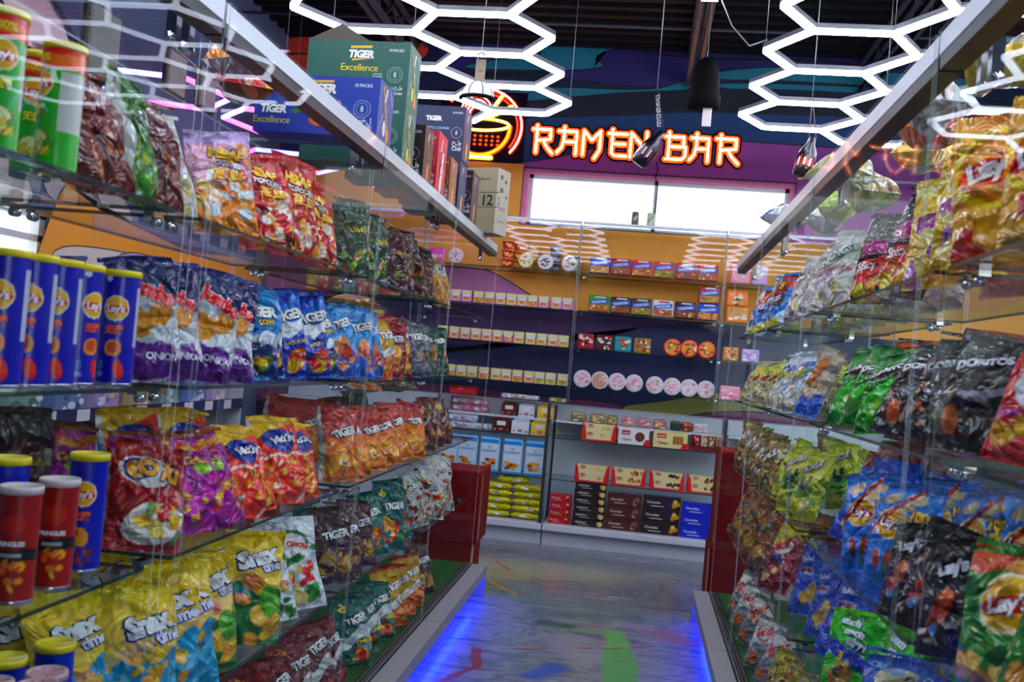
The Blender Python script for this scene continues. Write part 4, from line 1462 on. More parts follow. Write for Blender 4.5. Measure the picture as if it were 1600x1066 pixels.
# dark red boxes at the aisle ends
for (x0, x1, y0, y1, z0, z1, lab) in ((-1.45, -1.03, 6.46, 6.86, 0.0, .302, 'dark red carton on the floor under another, beyond the teal bags'), (-1.45, -1.0, 6.45, 6.88, .303, .795, 'large dark red carton stacked on another beside the yellow packs'),
                                      (.555, .98, 6.42, 6.85, 0.0, .46, 'dark red carton on the floor by the orange and white bags'), (.575, .98, 6.43, 6.85, .461, 1.1, 'tall dark red carton standing on another beside the blue cookie boxes')):
    cx, cy = (x0 + x1) / 2, (y0 + y1) / 2
    q = MB()
    q.bevbox((x0 - cx, y0 - cy, 0), (x1 - cx, y1 - cy, z1 - z0), .006, 'red_carton')
    o = q.build('carton')
    o.location = (cx, cy, z0)
    p = MB()
    xx = (x1 - cx) if cx < 0 else (x0 - cx)
    sgn = 1 if cx < 0 else -1
    p.box((min(xx, xx + sgn * .002), y0 - cy + .04, .02), (max(xx, xx + sgn * .002), y0 - cy + .1, z1 - z0 - .02), 'gloss_card', lin('c8a83a' if z0 == 0 else '8a5a3a'))
    p.build('side_label', o)
    if cx > 0 and z0 > 0:
        p = MB()
        p.text('8', (x0 - cx + .09, y0 - cy - .001, .14), (1, 0, 0), (0, 0, 1), .03, 'gloss_card', lin('c8a0a0'), .01)
        p.build('printed_mark', o)
    tag(o, lab, 'carton', 'dark red cartons')

# ---------------------------------------------------------------- printed packaging: bags and tubes


def ink(h):
    """print ink colour, a little richer than its paper swatch"""
    c = np.array(lin(h))
    g = c @ np.array((.25, .6, .15))
    return np.clip(g + (c - g) * 1.35, 0.001, 1) ** 1.12


def print_cols(U, V, d, asp):
    """colour of each point of a printed face; u across, v up, asp = height / width"""
    C = np.empty(U.shape + (3,))
    C[:] = ink(d['bg'])
    rnd = random.Random(d.get('seed', 1))
    for op in d.get('ops', ()):
        k = op[0]
        if k == 'b':
            _, v0, v1, col, slope, wav = op
            w = slope * (U - 0.5) + wav * np.sin(U * 11 + v0 * 20)
            C[(V > v0 + w) & (V < v1 + w)] = ink(col)
        elif k == 's':
            _, u0, u1, col = op
            C[(U > u0) & (U < u1)] = ink(col)
        elif k == 'r':
            _, u0, u1, v0, v1, col = op
            C[(U > u0) & (U < u1) & (V > v0) & (V < v1)] = ink(col)
        elif k == 'e':
            _, u, v, ru, rv, col = op[:6]
            t = R(op[6]) if len(op) > 6 else 0
            du, dv = U - u, (V - v) * asp
            a, b2 = du * math.cos(t) + dv * math.sin(t), -du * math.sin(t) + dv * math.cos(t)
            C[(a / ru) ** 2 + (b2 / (rv * asp)) ** 2 < 1] = ink(col)
        elif k == 'f':
            _, u0, u1, v0, v1, cols, n, sz = op
            for i in range(n):
                u, v = rnd.uniform(u0, u1), rnd.uniform(v0, v1)
                a, b2, t = sz * rnd.uniform(.6, 1.3), sz * rnd.uniform(.35, .9), rnd.uniform(0, 3.14)
                du, dv = U - u, (V - v) * asp
                x, y = du * math.cos(t) + dv * math.sin(t), -du * math.sin(t) + dv * math.cos(t)
                q = (x / a) ** 2 + (y / b2) ** 2
                c = np.array(ink(rnd.choice(cols)))
                C[q < 1] = c * 0.62
                C[q < 0.72] = c
    return C


def surf_add(q, P, C, m, flip=False):
    nv, nu = P.shape[:2]
    idx = np.arange(nv * nu).reshape(nv, nu)
    F = np.stack([idx[:-1, :-1], idx[:-1, 1:], idx[1:, 1:], idx[1:, :-1]], -1).reshape(-1, 4)
    if flip:
        F = F[:, ::-1]
    q.add(P.reshape(-1, 3), F.tolist(), m, C.reshape(-1, 3), True)


def surf_text(q, P, t, m):
    """lettering laid on the grid surface P"""
    s, u, v, w, col = t[:5]
    out = t[5] if len(t) > 5 else None
    rot = R(t[6]) if len(t) > 6 else 0
    bold = t[7] if len(t) > 7 else 0.03
    nv, nu = P.shape[:2]
    wid = np.linalg.norm(np.diff(P[nv // 2], axis=0), axis=1).sum()
    hei = np.linalg.norm(np.diff(P[:, nu // 2], axis=0), axis=1).sum()
    T, F, W0 = text2d(s, bold)
    k = w / W0
    layers = [(0.0018, T, F, col)]
    if out:
        T2, F2, _ = text2d(s, bold + (0.022 if ord(s[0]) > 255 else 0.05))
        layers.insert(0, (0.0011, T2, F2, out))
        layers[1] = (0.0034, T, F, col)
    for off, T, F, c in layers:
        x, y = T[:, 0] * k, T[:, 1] * k
        uu = np.clip(u + x * math.cos(rot) - y * math.sin(rot), 0.02, 0.98)
        vv = np.clip(v + (x * math.sin(rot) + y * math.cos(rot)) * wid / hei, 0.02, 0.98)
        a, b2 = uu * (nu - 1), vv * (nv - 1)
        i, j = np.minimum(a.astype(int), nu - 2), np.minimum(b2.astype(int), nv - 2)
        fa, fb = (a - i)[:, None], (b2 - j)[:, None]
        p00, p01, p10, p11 = P[j, i], P[j, i + 1], P[j + 1, i], P[j + 1, i + 1]
        p = p00 * (1 - fa) * (1 - fb) + p01 * fa * (1 - fb) + p10 * (1 - fa) * fb + p11 * fa * fb
        n = np.cross(p01 - p00, p10 - p00)
        n /= np.linalg.norm(n, axis=1)[:, None] + 1e-12
        q.add(p + n * off, F, m, lin(c), False)


def bag(d, seed=0):
    """inflated film bag standing on z 0, printed face towards -y"""
    rs = np.random.RandomState(seed * 7 + 3)
    w, h, T = d.get('w', .185), d.get('h', .275), d.get('t', .07)
    nu, nv = 55, 79
    U, V = np.meshgrid(np.linspace(0, 1, nu), np.linspace(0, 1, nv))
    e = np.maximum(0, 1 - np.abs(2 * U - 1) ** 2.6) ** .62
    f = np.maximum(0, np.sin(np.pi * np.clip((V - .035) / .93, 0, 1) ** .8)) ** .6
    dep = e * f
    nz = np.zeros_like(U)
    for _ in range(5):
        a, b2, p1 = rs.uniform(3, 9), rs.uniform(3, 10), rs.uniform(0, 6.3)
        nz += np.sin(a * U + b2 * V * rs.choice([-1, 1]) + p1)
    nz *= .0026
    edge = np.exp(-V / .11) + np.exp(-(1 - V) / .13)
    pl = (np.sin(U * rs.uniform(17, 25) + rs.uniform(0, 6)) + .6 * np.sin(U * rs.uniform(34, 46) + rs.uniform(0, 6))) * .0042 * edge * np.minimum(1, dep * 3)
    crease = np.zeros_like(U)
    for _ in range(5):
        u0, v0, t = rs.uniform(.1, .9), rs.uniform(.2, .85), rs.uniform(-.6, .6)
        dd = (V - v0) - t * (U - u0)
        crease -= .008 * np.exp(-(dd / .022) ** 2) * np.exp(-((U - u0) / .28) ** 2)
    pt, pb = rs.uniform(.0, .14), rs.uniform(.0, .07)
    X = (U - .5) * w * (1 - .07 * np.sin(np.pi * V) - pt * np.maximum(0, (V - .72) / .28) ** 1.5 - pb * np.maximum(0, (.2 - V) / .2) ** 1.5) + nz * .6
    lean = d.get('curl', .016) * np.maximum(0, V - .5) ** 2 * 5 * rs.uniform(-1, 1.3)
    lean = lean + np.maximum(0, (V - .6) / .4) ** 2 * (rs.uniform(-.016, .016) * np.sin(np.pi * U * rs.uniform(.9, 1.8) + rs.uniform(0, 3)) + rs.uniform(-.02, .02) * (U - .5))
    Z = V * h + np.maximum(0, (V - .6) / .4) ** 2 * (rs.uniform(-.012, .012) * (2 * U - 1) + rs.uniform(-.012, .004) * (2 * U - 1) ** 2)
    front = np.stack([X, -dep * T * .5 + lean - (nz + pl + crease) * np.minimum(1, dep * 2.5), Z], -1)
    back = np.stack([X, dep * T * .5 + lean + nz * dep, Z], -1)
    asp = h / w
    q = MB()
    surf_add(q, front, print_cols(U, V, d, asp), 'film')
    bc = np.empty(U.shape + (3,))
    bc[:] = lin(d.get('back', d['bg']))
    bc[(U < .62) & (U > .3) & (V > .2) & (V < .8)] = lin('d8d8d4')
    surf_add(q, back[::3, ::3], bc[::3, ::3], 'film', True)
    for t in d.get('txt', ()):
        surf_text(q, front, t, 'film')
    root = q.build('snack_bag', link=False)
    kids = []
    for nm, vi, sg in (('top_seal', nv - 1, 1), ('bottom_seal', 0, 1)):
        p = MB()
        L = front[vi]
        k = len(L)
        hh = .013
        vs = []
        for i in range(k):
            zz = (.0016 if i % 2 else -.0016)
            if vi:
                z0 = L[i][2]
                vs += [(L[i][0], L[i][1], z0), (L[i][0], L[i][1] + zz, z0 + hh * .4), (L[i][0] * .995, L[i][1] - zz, z0 + hh + (.002 if i % 2 else 0))]
            else:
                vs += [(L[i][0] * .995, L[i][1] - .004, z0 + .001 + (.0012 if i % 2 else 0)), (L[i][0], L[i][1] - .003 + zz * .5, z0 + hh * .4), (L[i][0], L[i][1] - .0025, z0 + hh)]
        p.add(vs, [(3 * i + a, 3 * i + 3 + a, 3 * i + 4 + a, 3 * i + 1 + a) for i in range(k - 1) for a in (0, 1)], 'film', lin(d.get('seal', d['bg'])))
        kids.append((p.build(nm, link=False), []))
    return root, kids


def can(d):
    """snack tube, printed all round, label centred on -y"""
    r, h = d.get('r', .038), d.get('h', .245)
    nu, nv = 121, 91
    U, V = np.meshgrid(np.linspace(0, 1, nu), np.linspace(0, 1, nv))
    A = (U - .5) * 2 * np.pi - np.pi / 2
    P = np.stack([r * np.cos(A), r * np.sin(A), .005 + V * (h - .012)], -1)
    q = MB()
    asp = (h - .012) / (2 * np.pi * r)
    surf_add(q, P, print_cols(U, V, d, asp), 'gloss_card')
    for t in d.get('txt', ()):
        surf_text(q, P, t, 'gloss_card')
    root = q.build('chip_tube', link=False)
    p = MB()
    p.lathe([(r * .9, .004), (r * .95, 0), (r * 1.01, 0), (r * 1.01, .006), (r * .99, .007)], 'chrome', 40)
    g = MB()
    lc = lin(d.get('lid', 'f2e21a'))
    z = h - .008
    g.lathe([(r * 1.0, z - .006), (r * 1.05, z - .006), (r * 1.05, z + .004), (r * 1.02, z + .008), (r * .95, z + .008), (r * .93, z + .005), (0, z + .005)], 'plastic', 40, lc)
    if d.get('lidprint'):
        for k in range(9):
            a = R(40 * k)
            g.add([(r * (.15 + .7 * t) * math.cos(a + s), r * (.15 + .7 * t) * math.sin(a + s), z + .0056) for t, s in ((0, -.1), (1, -.06), (1, .06), (0, .1))], [(0, 1, 2, 3)], 'plastic', lin(d['lidprint']))
    return root, [(p.build('metal_rim', link=False), []), (g.build('lid', link=False), [])]


def lays(u, v, a, asp, rot=0):
    """round yellow emblem with the red ribbon"""
    k = 1 / asp
    return [('e', u, v, a * 1.12, a * 1.12 * k, 'f4ecd0'), ('e', u, v, a, a * k, 'f6c414'), ('e', u, v - .1 * a * k, a * 1.02, a * .36 * k, 'd3202a', rot)], ("Lay's", u, v - .1 * a * k, a * 1.5, 'ffffff', None, rot, .035)


_e, _t = lays(.5, .68, .1, .98)
CHIP = ['f0b850', 'e8a038', 'f4cc70', 'd88a2c']
RED = ['c8281e', 'e04a28', 'b01c1c']
GRN = ['5a9a2e', '86c040', '3a7a2a']


def tube_design(bg, top, e, t, extra, txt, **k):
    return dict(bg=bg, ops=top + e + extra, txt=[t] + txt, **k)


D = {}
D['lg'] = tube_design('35b030', [('b', .8, 1.1, 'd8322a', 0, 0), ('b', .84, .93, 'f08a2a', 0, .01), ('r', .05, .32, .3, .78, 'cfd2cc'), ('r', .66, .9, .3, .78, 'cfd2cc')], _e, _t,
                      [('e', .5, .2, .13, .11, '9a6a3a'), ('e', .5, .22, .1, .085, 'e6eeb8'), ('f', .4, .62, .08, .2, GRN + ['e8d070'], 10, .05)], [('无限', .5, .47, .15, 'f6e814', '2a8a20', 0, .05), ('100%', .5, .89, .16, 'f8e24a', None, 0, .03)])
D['lb'] = tube_design('2313a0', [('r', .69, .79, .34, .88, 'c9ccd6'), ('r', .12, .22, .34, .88, 'c9ccd6'), ('e', .42, .95, .03, .03, 'e8e8f0')], _e, _t,
                      [('e', .5, .32, .075, .075, 'e8a030'), ('e', .5, .33, .05, .05, 'c8601e'), ('e', .56, .13, .045, .09, 'd8281c', 15), ('e', .58, .14, .02, .06, 'f0602a', 15), ('e', .40, .16, .025, .045, '5a90c0'), ('e', .40, .08, .03, .025, '9aa6e0')], [('无限', .5, .485, .16, 'f46a1c', None, 0, .06)])
D['lc'] = tube_design('1c2fa8', [('r', .2, .32, .45, .95, 'c4c8d4')], _e, _t,
                      [('e', .5, .3, .07, .09, 'e8a858', 30), ('e', .46, .33, .03, .03, '8a4a2a'), ('f', .42, .6, .05, .17, ['8a3a28', 'b05a3a', 'e8b890'], 8, .035)], [('无限', .5, .485, .16, 'f4741c', None, 0, .06)])
D['pr'] = dict(bg='9c3026', r=.037, h=.215, lid='e8dcda', ops=[('r', .2, .38, .3, .72, 'dcdcd8'), ('b', .36, .47, '161212', 0, .01), ('r', .43, .6, .4, .44, 'b8b8b8'), ('e', .52, .7, .1, .09, 'b84438'), ('f', .44, .6, .1, .34, CHIP, 9, .05), ('f', .44, .6, .27, .34, RED, 4, .03)],
                txt=[('PRINGLES', .51, .53, .2, 'ffffff', '5a1210', 0, .04)])
D['pg'] = dict(bg='2a2420', r=.037, h=.245, lid='d8bcbc', lidprint='b8606a', ops=[('b', .0, .72, '58a028', 0, 0), ('s', .3, .4, '201c1a'), ('f', .42, .6, .1, .4, ['e8e0c8', 'c8b890', '8ac048'], 8, .05)], txt=[('PRINGLES', .5, .55, .2, 'ffffff', '1a3010', 0, .04)])
D['ly0'] = tube_design('2440a8', [('b', .0, .1, 'c8a030', 0, 0)], _e, _t, [('f', .42, .58, .12, .4, CHIP + RED, 10, .05)], [('无限', .5, .485, .16, 'f4741c', None, 0, .06)])

TG = lambda u, v, w, rot=8: ('TIGER', u, v, w * .92, 'f2f2ee', '17181c', rot, .05)
# bags on the carton side, shelf by shelf
D['dr'] = dict(bg='6a2420', back='5a1c1a', ops=[('f', .1, .9, .1, .5, ['8a3a2a', 'b86a40', '4a1614'], 16, .1), ('s', 0, .16, 'a8aaa4'), ('b', .86, 1.1, '7a3028', 0, 0)])
D['sg'] = dict(bg='4d7a3a', back='b8bcb4', ops=[('s', 0, .3, 'b9bdb6'), ('f', .3, .9, .1, .5, GRN + ['c8d060'], 12, .1), ('e', .6, .7, .2, .1, '2f5a24')])
D['pk'] = dict(bg='e8b8c8', seal='cdb8d6', w=.2, h=.3, ops=[('b', .0, .5, 'f0a040', 0, .03), ('f', .05, .95, .05, .62, ['f4dca0', 'f0b050', 'e8f0f4', 'f08a2a', 'f8f0e0', 'c88a40'], 30, .11), ('f', .05, .95, .62, .9, ['d8b0d0', 'f0c8b0', 'f0a860'], 14, .1), ('b', .93, 1.1, 'cbb4dc', 0, 0)], txt=[('HBAF', .5, .8, .62, 'f8c81c', '3a2410', -8, .06), ('CARAMEL', .5, .69, .5, 'ece6e0', '4a3a30', -8, .04), ('팝콘', .5, .55, .6, 'f6c01a', '2a1a10', -8, .06)])
D['rp'] = dict(bg='c8321e', back='b8501f', w=.21, h=.3, ops=[('f', .02, .98, .02, .5, ['f4e8d0', 'd83a20', 'f8f4ea', 'f0b050', 'c8241a', 'e8d8c0', '7a2a18'], 44, .1), ('f', .02, .98, .55, .95, ['b82a1a', 'f0d8a8', 'a82416', 'e06a2a'], 18, .1), ('b', .9, 1.1, 'a84a20', 0, .02)], txt=[('HBAF', .45, .8, .6, 'f8c81c', '2a1410', -10, .06), ('POPCORN', .5, .69, .62, 'ece6e0', '3a1a14', -8, .04), ('팝콘', .55, .55, .62, 'f6c01a', '2a1a10', -8, .06)])
D['gk'] = dict(bg='2c4634', back='24402c', h=.3, ops=[('f', .1, .9, .08, .34, ['9ab83a', 'b8d050', '3a6a30', 'e0a888'], 9, .12), ('f', .1, .9, .45, .95, ['2f5238', '243c2c', '3c5e40'], 14, .14)], txt=[('LIME', .5, .62, .4, 'c8b85a', None, 0, .02)])
D['mn'] = dict(bg='3f1a1e', back='381418', h=.29, ops=[('f', .2, .8, .1, .35, ['6a7a3a', '5a2a28', '8a3a34'], 9, .1), ('b', .55, .72, '4c2228', 0, 0)], txt=[('Delight', .5, .62, .55, 'c8aa6a', None, 0, .02)])
D['bk'] = dict(bg='4c2a22', back='1a1618', h=.3, ops=[('f', .1, .9, .1, .45, ['6a4a2a', '7a3a28', '4a5a2a', '5a2e20'], 14, .12), ('b', .75, 1.1, '241618', 0, .02)], txt=[('Excellence', .5, .6, .6, '9a8450', None, 0, .02)])
D['st'] = dict(bg='b88a30', back='c8c8c4', w=.15, h=.27, ops=[('s', 0, .12, 'e0e0dc'), ('s', .6, .64, '8a3a2a'), ('s', .75, .8, 'e8c860'), ('b', .7, 1.1, 'b0b4b0', 0, 0), ('b', .84, .92, '2a2a2c', .2, .02)])
D['on'] = dict(bg='d9dde0', back='2a2c6a', seal='3a3a80', ops=[('b', .72, 1.1, '24265e', -.2, .03), ('b', .0, .34, '6a2a8a', -.3, .03), ('e', .35, .5, .28, .12, 'e2a850', -20), ('e', .72, .56, .2, .1, 'd89a40', 30), ('f', .3, .9, .12, .3, ['7a3a9a', 'a86ac0', '5a2078'], 7, .09)], txt=[('Jumbo', .52, .73, .82, 'e0242a', 'f6f0ea', -22, .06), ('ONION', .6, .2, .5, 'f4f0f8', None, -8, .03)])
D['tw'] = dict(bg='2c8ac0', back='c4c8ca', seal='2a78b0', ops=[('b', .34, .5, 'e9eef2', .1, .03), ('b', .0, .34, '163a7c', .1, .03), ('f', .3, .9, .06, .26, RED + CHIP + GRN, 9, .09), ('e', .5, .94, .4, .05, '3aa0d0')], txt=[TG(.5, .74, .84, 6), ('CORN', .6, .63, .32, 'f2d21e', '1a1a1a', 6, .03), ('natural', .5, .38, .5, '1a4a8a', None, 4, .02)])
D['tb'] = dict(bg='1c74c4', back='2050a0', seal='1648a0', ops=[('b', .78, 1.1, '1a4cb0', .5, 0), ('b', .42, .6, 'eef1f3', .22, .03), ('b', -.1, .42, '1545a8', .22, .03), ('e', .8, .2, .16, .16, 'b83a2a', -30), ('e', .74, .14, .14, .08, 'e4c06a', 40), ('f', .62, .95, .08, .3, ['c8402a', 'e8c870', 'd86a3a'], 6, .07), ('e', .26, .86, .12, .05, '2a2a30')], txt=[TG(.62, .72, .78, 12), ('23', .24, .86, .2, 'f4d81e', None, -35, .05), ('NATURAL', .7, .4, .4, 'f0d43a', None, 10, .02)])
D['tt'] = dict(bg='2494c8', back='b0b4b4', seal='1c6a94', ops=[('b', -.1, .3, '1a6ac0', .2, .03), ('e', .55, .42, .16, .14, 'e8a070', -20), ('e', .6, .36, .14, .1, 'c8603a', 10), ('f', .5, .9, .06, .3, ['e07a4a', 'e8c090', 'b8402a'], 8, .08), ('s', 0, .1, 'c8ccd0')], txt=[TG(.55, .74, .8, 14)])
D['tr'] = dict(bg='7c1a20', back='c8a83a', seal='8a2a22', ops=[('s', 0, .2, 'd8a83a'), ('e', .6, .46, .18, .13, 'e8b83a', -20), ('e', .55, .3, .16, .1, 'e0a030', 30), ('f', .3, .95, .04, .22, ['e8c04a', 'c87a2a', 'b02a20'], 8, .09), ('b', .86, 1.1, 'a02820', 0, 0)], txt=[TG(.55, .7, .8, 12)])
D['gy'] = dict(bg='5d6470', back='6a6e74', ops=[('e', .7, .35, .16, .12, 'c8925a'), ('f', .2, .9, .1, .4, ['4a505a', '6e7680', '888e94'], 10, .1)], txt=[TG(.5, .72, .8, 12)])
D['gg'] = dict(bg='3d5c4c', back='34504a', ops=[('e', .78, .45, .16, .2, 'c88a50'), ('f', .1, .9, .1, .4, ['4a6a58', '2c463c', '587060'], 10, .1)], txt=[TG(.45, .74, .7, 12)])
D['oi'] = dict(bg='a01424', back='8a101e', w=.19, h=.25, ops=[('e', .6, .26, .42, .2, 'eeeae2', 10), ('f', .4, .95, .12, .42, ['f0c84a', 'e8b038', 'f4dc88', 'c83a2a', '7aa03a'], 16, .1), ('b', .46, .53, 'b8242c', -.1, 0), ('e', .42, .74, .34, .15, 'f0ece4', -10), ('e', .3, .76, .15, .12, '2c3a8a', -10), ('e', .3, .76, .11, .09, 'f4b824', -10)], txt=[('O KI', .52, .76, .66, 'f4b41c', '2a2a6a', -10, .06)])
D['pu'] = dict(bg='a01a90', back='8a2a80', seal='8a4a20', ops=[('f', .05, .95, .02, .5, ['e8b02a', 'c8302a', 'f0d050', 'b8249c', 'd84ab8', '7a1870'], 26, .09), ('e', .6, .62, .14, .08, '9ac03a'), ('b', .8, .9, 'd8a03a', .1, .02), ('f', .1, .9, .8, .95, ['e8c04a', 'c8522a', 'b0208a'], 8, .08)], txt=[('CHU', .45, .7, .42, 'd8a02a', '4a1050', -6, .05)])
D['mk'] = dict(bg='ec5a14', back='d8d8da', seal='f0c81e', ops=[('b', .86, 1.1, 'f2cc1c', .3, 0), ('s', 0, .1, 'e4e4e6'), ('e', .55, .72, .34, .15, '1d3f96'), ('f', .1, .95, .05, .5, ['f08a2a', 'f0b03a', 'd8401a', 'f4c85a', 'e86a1c', 'f8e8d0'], 24, .09), ('b', .52, .55, 'f4ead8', .1, .02)], txt=[('McKing', .55, .73, .6, 'f6f6f8', '14286a', 14, .05)])
D['to'] = dict(bg='d8862a', back='a8a8a4', seal='a83a1e', ops=[('b', .6, 1.1, 'a83a20', .15, .04), ('e', .5, .3, .2, .16, 'e8a83a'), ('e', .5, .26, .13, .07, 'f4e4b0'), ('e', .52, .24, .07, .04, '9a5ab0'), ('f', .1, .9, .05, .4, ['e8b04a', 'f0c060', 'c8742a'], 10, .1), ('s', 0, .08, 'b8b8b4')], txt=[TG(.52, .66, .78, 14)])
D['bw'] = dict(bg='5c2c26', back='a8a03a', ops=[('s', 0, .2, 'b8b02e'), ('f', .2, .9, .08, .5, ['7a4a34', '8a3a2e', 'c8a04a', '4a201c'], 14, .1), ('e', .4, .82, .2, .07, 'c8b83a')], txt=[('WAFFLE', .55, .6, .7, 'd8ccb8', '2a1412', 40, .04)])
D['sy'] = dict(bg='f0d415', back='e0c818', seal='f4dc30', w=.19, h=.3, ops=[('b', -.1, .44, '3fa6c6', .1, .05), ('e', .36, .46, .14, .055, 'eec045', -35), ('e', .62, .34, .12, .05, 'f0c040', 20), ('f', .15, .9, .05, .4, ['f0c848', 'e8b030', 'f4d870'], 8, .1), ('b', .92, 1.1, 'f4e040', 0, 0)], txt=[('Snax', .5, .72, .78, 'fbfbf8', '23265a', 18, .06), ('time', .72, .62, .36, 'e8ecf4', '23265a', 18, .04)])
D['sn'] = dict(bg='f0d415', back='cfd2cc', seal='f0d415', w=.19, h=.3, ops=[('b', -.1, .5, '1f7a44', -.1, .05), ('e', .5, .56, .16, .07, 'e89a28', -35), ('e', .36, .4, .13, .05, 'e8a030', -20), ('e', .66, .26, .17, .1, 'e8c034', -50), ('e', .78, .38, .16, .15, '76b82c', 20), ('f', .5, .95, .04, .24, ['f0c838', 'e8b028'], 8, .12), ('s', 0, .07, 'd8d8d4')], txt=[('Snax', .52, .8, .8, 'fbfbf8', '23265a', 16, .06), ('time', .72, .71, .34, 'e8ecf4', '23265a', 16, .04)])
D['ch'] = dict(bg='e9ecec', back='e4e6e6', seal='eef0f0', w=.2, h=.27, ops=[('e', .56, .7, .27, .19, '1c8044', -15), ('e', .56, .7, .22, .15, 'f4f4f0', -15), ('b', .5, .58, '1c8044', .28, 0), ('e', .8, .62, .14, .05, 'e9ecec'), ('f', .3, .95, .2, .5, ['f0e0a8', 'e8c86a', 'e0482a', 'f8f0d8', 'd8342e'], 14, .08), ('f', .6, .98, .05, .25, ['3a9a4a', '2a7a3a', '5ab050'], 8, .08), ('e', .5, .12, .2, .08, 'e8d49a')], txt=[('ORION', .56, .71, .34, 'd0402a', None, -15, .05), ('Orion', .24, .9, .26, 'b82a4a', None, -10, .04)])
D['tm'] = dict(bg='5e171c', back='1f4a38', seal='7a2a24', ops=[('b', .3, .46, 'dcdcd6', .28, .03), ('e', .7, .14, .16, .1, 'a84a2a'), ('s', 0, .1, '2a5a44'), ('b', .84, 1.1, '7a2222', 0, 0)], txt=[TG(.6, .7, .78, 14), ('23', .2, .86, .2, 'c8902a', None, -35, .04)])
D['td'] = dict(bg='4f3032', back='3a2a2c', seal='5a3a3a', ops=[('e', .3, .26, .2, .16, 'b8924a', 20), ('e', .72, .28, .2, .14, 'b08a44', -10), ('f', .2, .9, .1, .4, ['5a383a', '6a4644', 'a8844a'], 8, .09)], txt=[TG(.5, .66, .8, 12)])
D['te'] = dict(bg='14726a', back='0e5a52', seal='0f605a', ops=[('e', .34, .36, .2, .13, 'e0a838', 25), ('e', .68, .3, .1, .17, 'c0281e', -25), ('e', .6, .36, .1, .1, 'e8b040'), ('f', .2, .95, .06, .3, ['c83a22', 'e0a83a', '3a8a3a', 'e8c860'], 9, .08), ('b', .86, 1.1, '0f625a', 0, 0)], txt=[TG(.5, .68, .76, 12), ('23', .2, .86, .18, 'e8d020', None, -30, .04)])
D['tg'] = dict(bg='146a5e', back='0e564c', seal='0f605a', ops=[('b', .34, .52, 'dfe4e2', .3, .03), ('e', .7, .16, .18, .1, 'b8782a', 30), ('e', .62, .2, .1, .1, 'c03020'), ('f', .4, .95, .05, .26, ['2a7a3a', 'c83a22', 'e0b84a'], 8, .08)], txt=[TG(.55, .7, .8, 14), ('25', .2, .86, .2, 'e8d020', None, -30, .04), ('CHEESE', .7, .38, .4, 'f0d83a', '101010', 12, .03)])
D['oc'] = dict(bg='c8a41c', back='b87a1c', seal='b0301c', ops=[('b', .3, .44, 'e8e6e0', .2, .02), ('b', -.1, .3, 'd0661c', .2, .03), ('e', .7, .18, .2, .12, 'e8a03a', 30), ('f', .3, .95, .04, .24, ['e0802a', 'f0b84a', 'c85018'], 8, .09)], txt=[TG(.55, .68, .78, 16), ('25', .22, .84, .2, 'e8e020', None, -25, .04)])
D['cd'] = dict(bg='c8c8c4', back='b0a8a0', w=.2, h=.26, t=.09, ops=[('f', .02, .98, .02, .55, ['c8402a', 'e07a2a', 'd8b83a', '3a8a3a', 'b82a2a', 'e8d8c8', '7a2a2a'], 44, .075), ('f', .02, .98, .6, .95, ['d8d8d8', 'c82a3a', '2a2a2e', 'e8e8e4', 'b8b02e'], 18, .1)], txt=[('CANDY', .5, .74, .6, 'f0ece6', '8a1a22', 24, .05)])
D['lb5'] = dict(bg='8ac4dc', back='9ac8dc', seal='7ab8d4', w=.15, h=.2, ops=[('e', .5, .3, .36, .2, 'f4f0e6'), ('f', .2, .9, .05, .4, ['f0c030', 'e8842a', 'f4e0a0'], 10, .1), ('e', .5, .74, .3, .12, 'c8242a', 30)], txt=[('Rings', .5, .74, .5, 'ffffff', None, 30, .05)])
# bags on the other side
D['ly'] = dict(bg='eab81e', back='d8a81c', seal='e8c030', w=.25, h=.34, t=.11, ops=[('e', .45, .62, .42, .28, 'f8e060'), ('e', .45, .62, .36, .23, 'f2ac20'), ('e', .45, .6, .38, .1, 'c8202a', 10), ('s', .93, 1, '7a3a8a'), ('f', .1, .9, .05, .32, ['f0c850', 'e8b034', 'f4d870', 'c8302a'], 12, .12), ('e', .72, .34, .1, .07, 'c02a24')], txt=[("Lay's", .45, .6, .5, 'ffffff', None, 10, .05)])
D['kb'] = dict(bg='17121a', back='dcdcd8', seal='18141c', w=.2, h=.34, ops=[('e', .62, .36, .5, .2, 'c8281c', 20), ('b', .3, .36, 'e0482a', .4, .02), ('f', .1, .95, .02, .26, ['e8b050', 'f0c870', 'd89038'], 14, .13), ('e', .46, .6, .32, .13, '17121a', 10), ('s', 0, .05, 'dcdcd8'), ('e', .28, .1, .14, .1, 'e8dc1e')], txt=[('KiKi', .5, .6, .62, 'b81a80', 'f0d8e8', 6, .08), ('Spicy', .42, .38, .5, 'f4e8e0', None, 10, .03)])
D['kw'] = dict(bg='e0c440', back='d0b840', w=.19, h=.32, ops=[('e', .5, .55, .36, .16, 'e8dca0'), ('f', .1, .9, .04, .34, ['e8d070', 'f0e0a0', 'c8a848', '9a5ab0'], 14, .11), ('b', .84, 1.1, 'dcd090', 0, 0)], txt=[('KiKi', .5, .58, .64, 'a03a8a', 'f0e8d0', 6, .08)])
D['oo'] = dict(bg='e07a1e', back='c85a1c', w=.2, h=.3, ops=[('f', .1, .9, .1, .9, ['f0b04a', 'd8521c', 'f4d080', 'c8381a', 'f0e040'], 26, .1)], txt=[('FRIES', .5, .66, .6, '2a1a14', 'f0d8a0', 8, .05)])
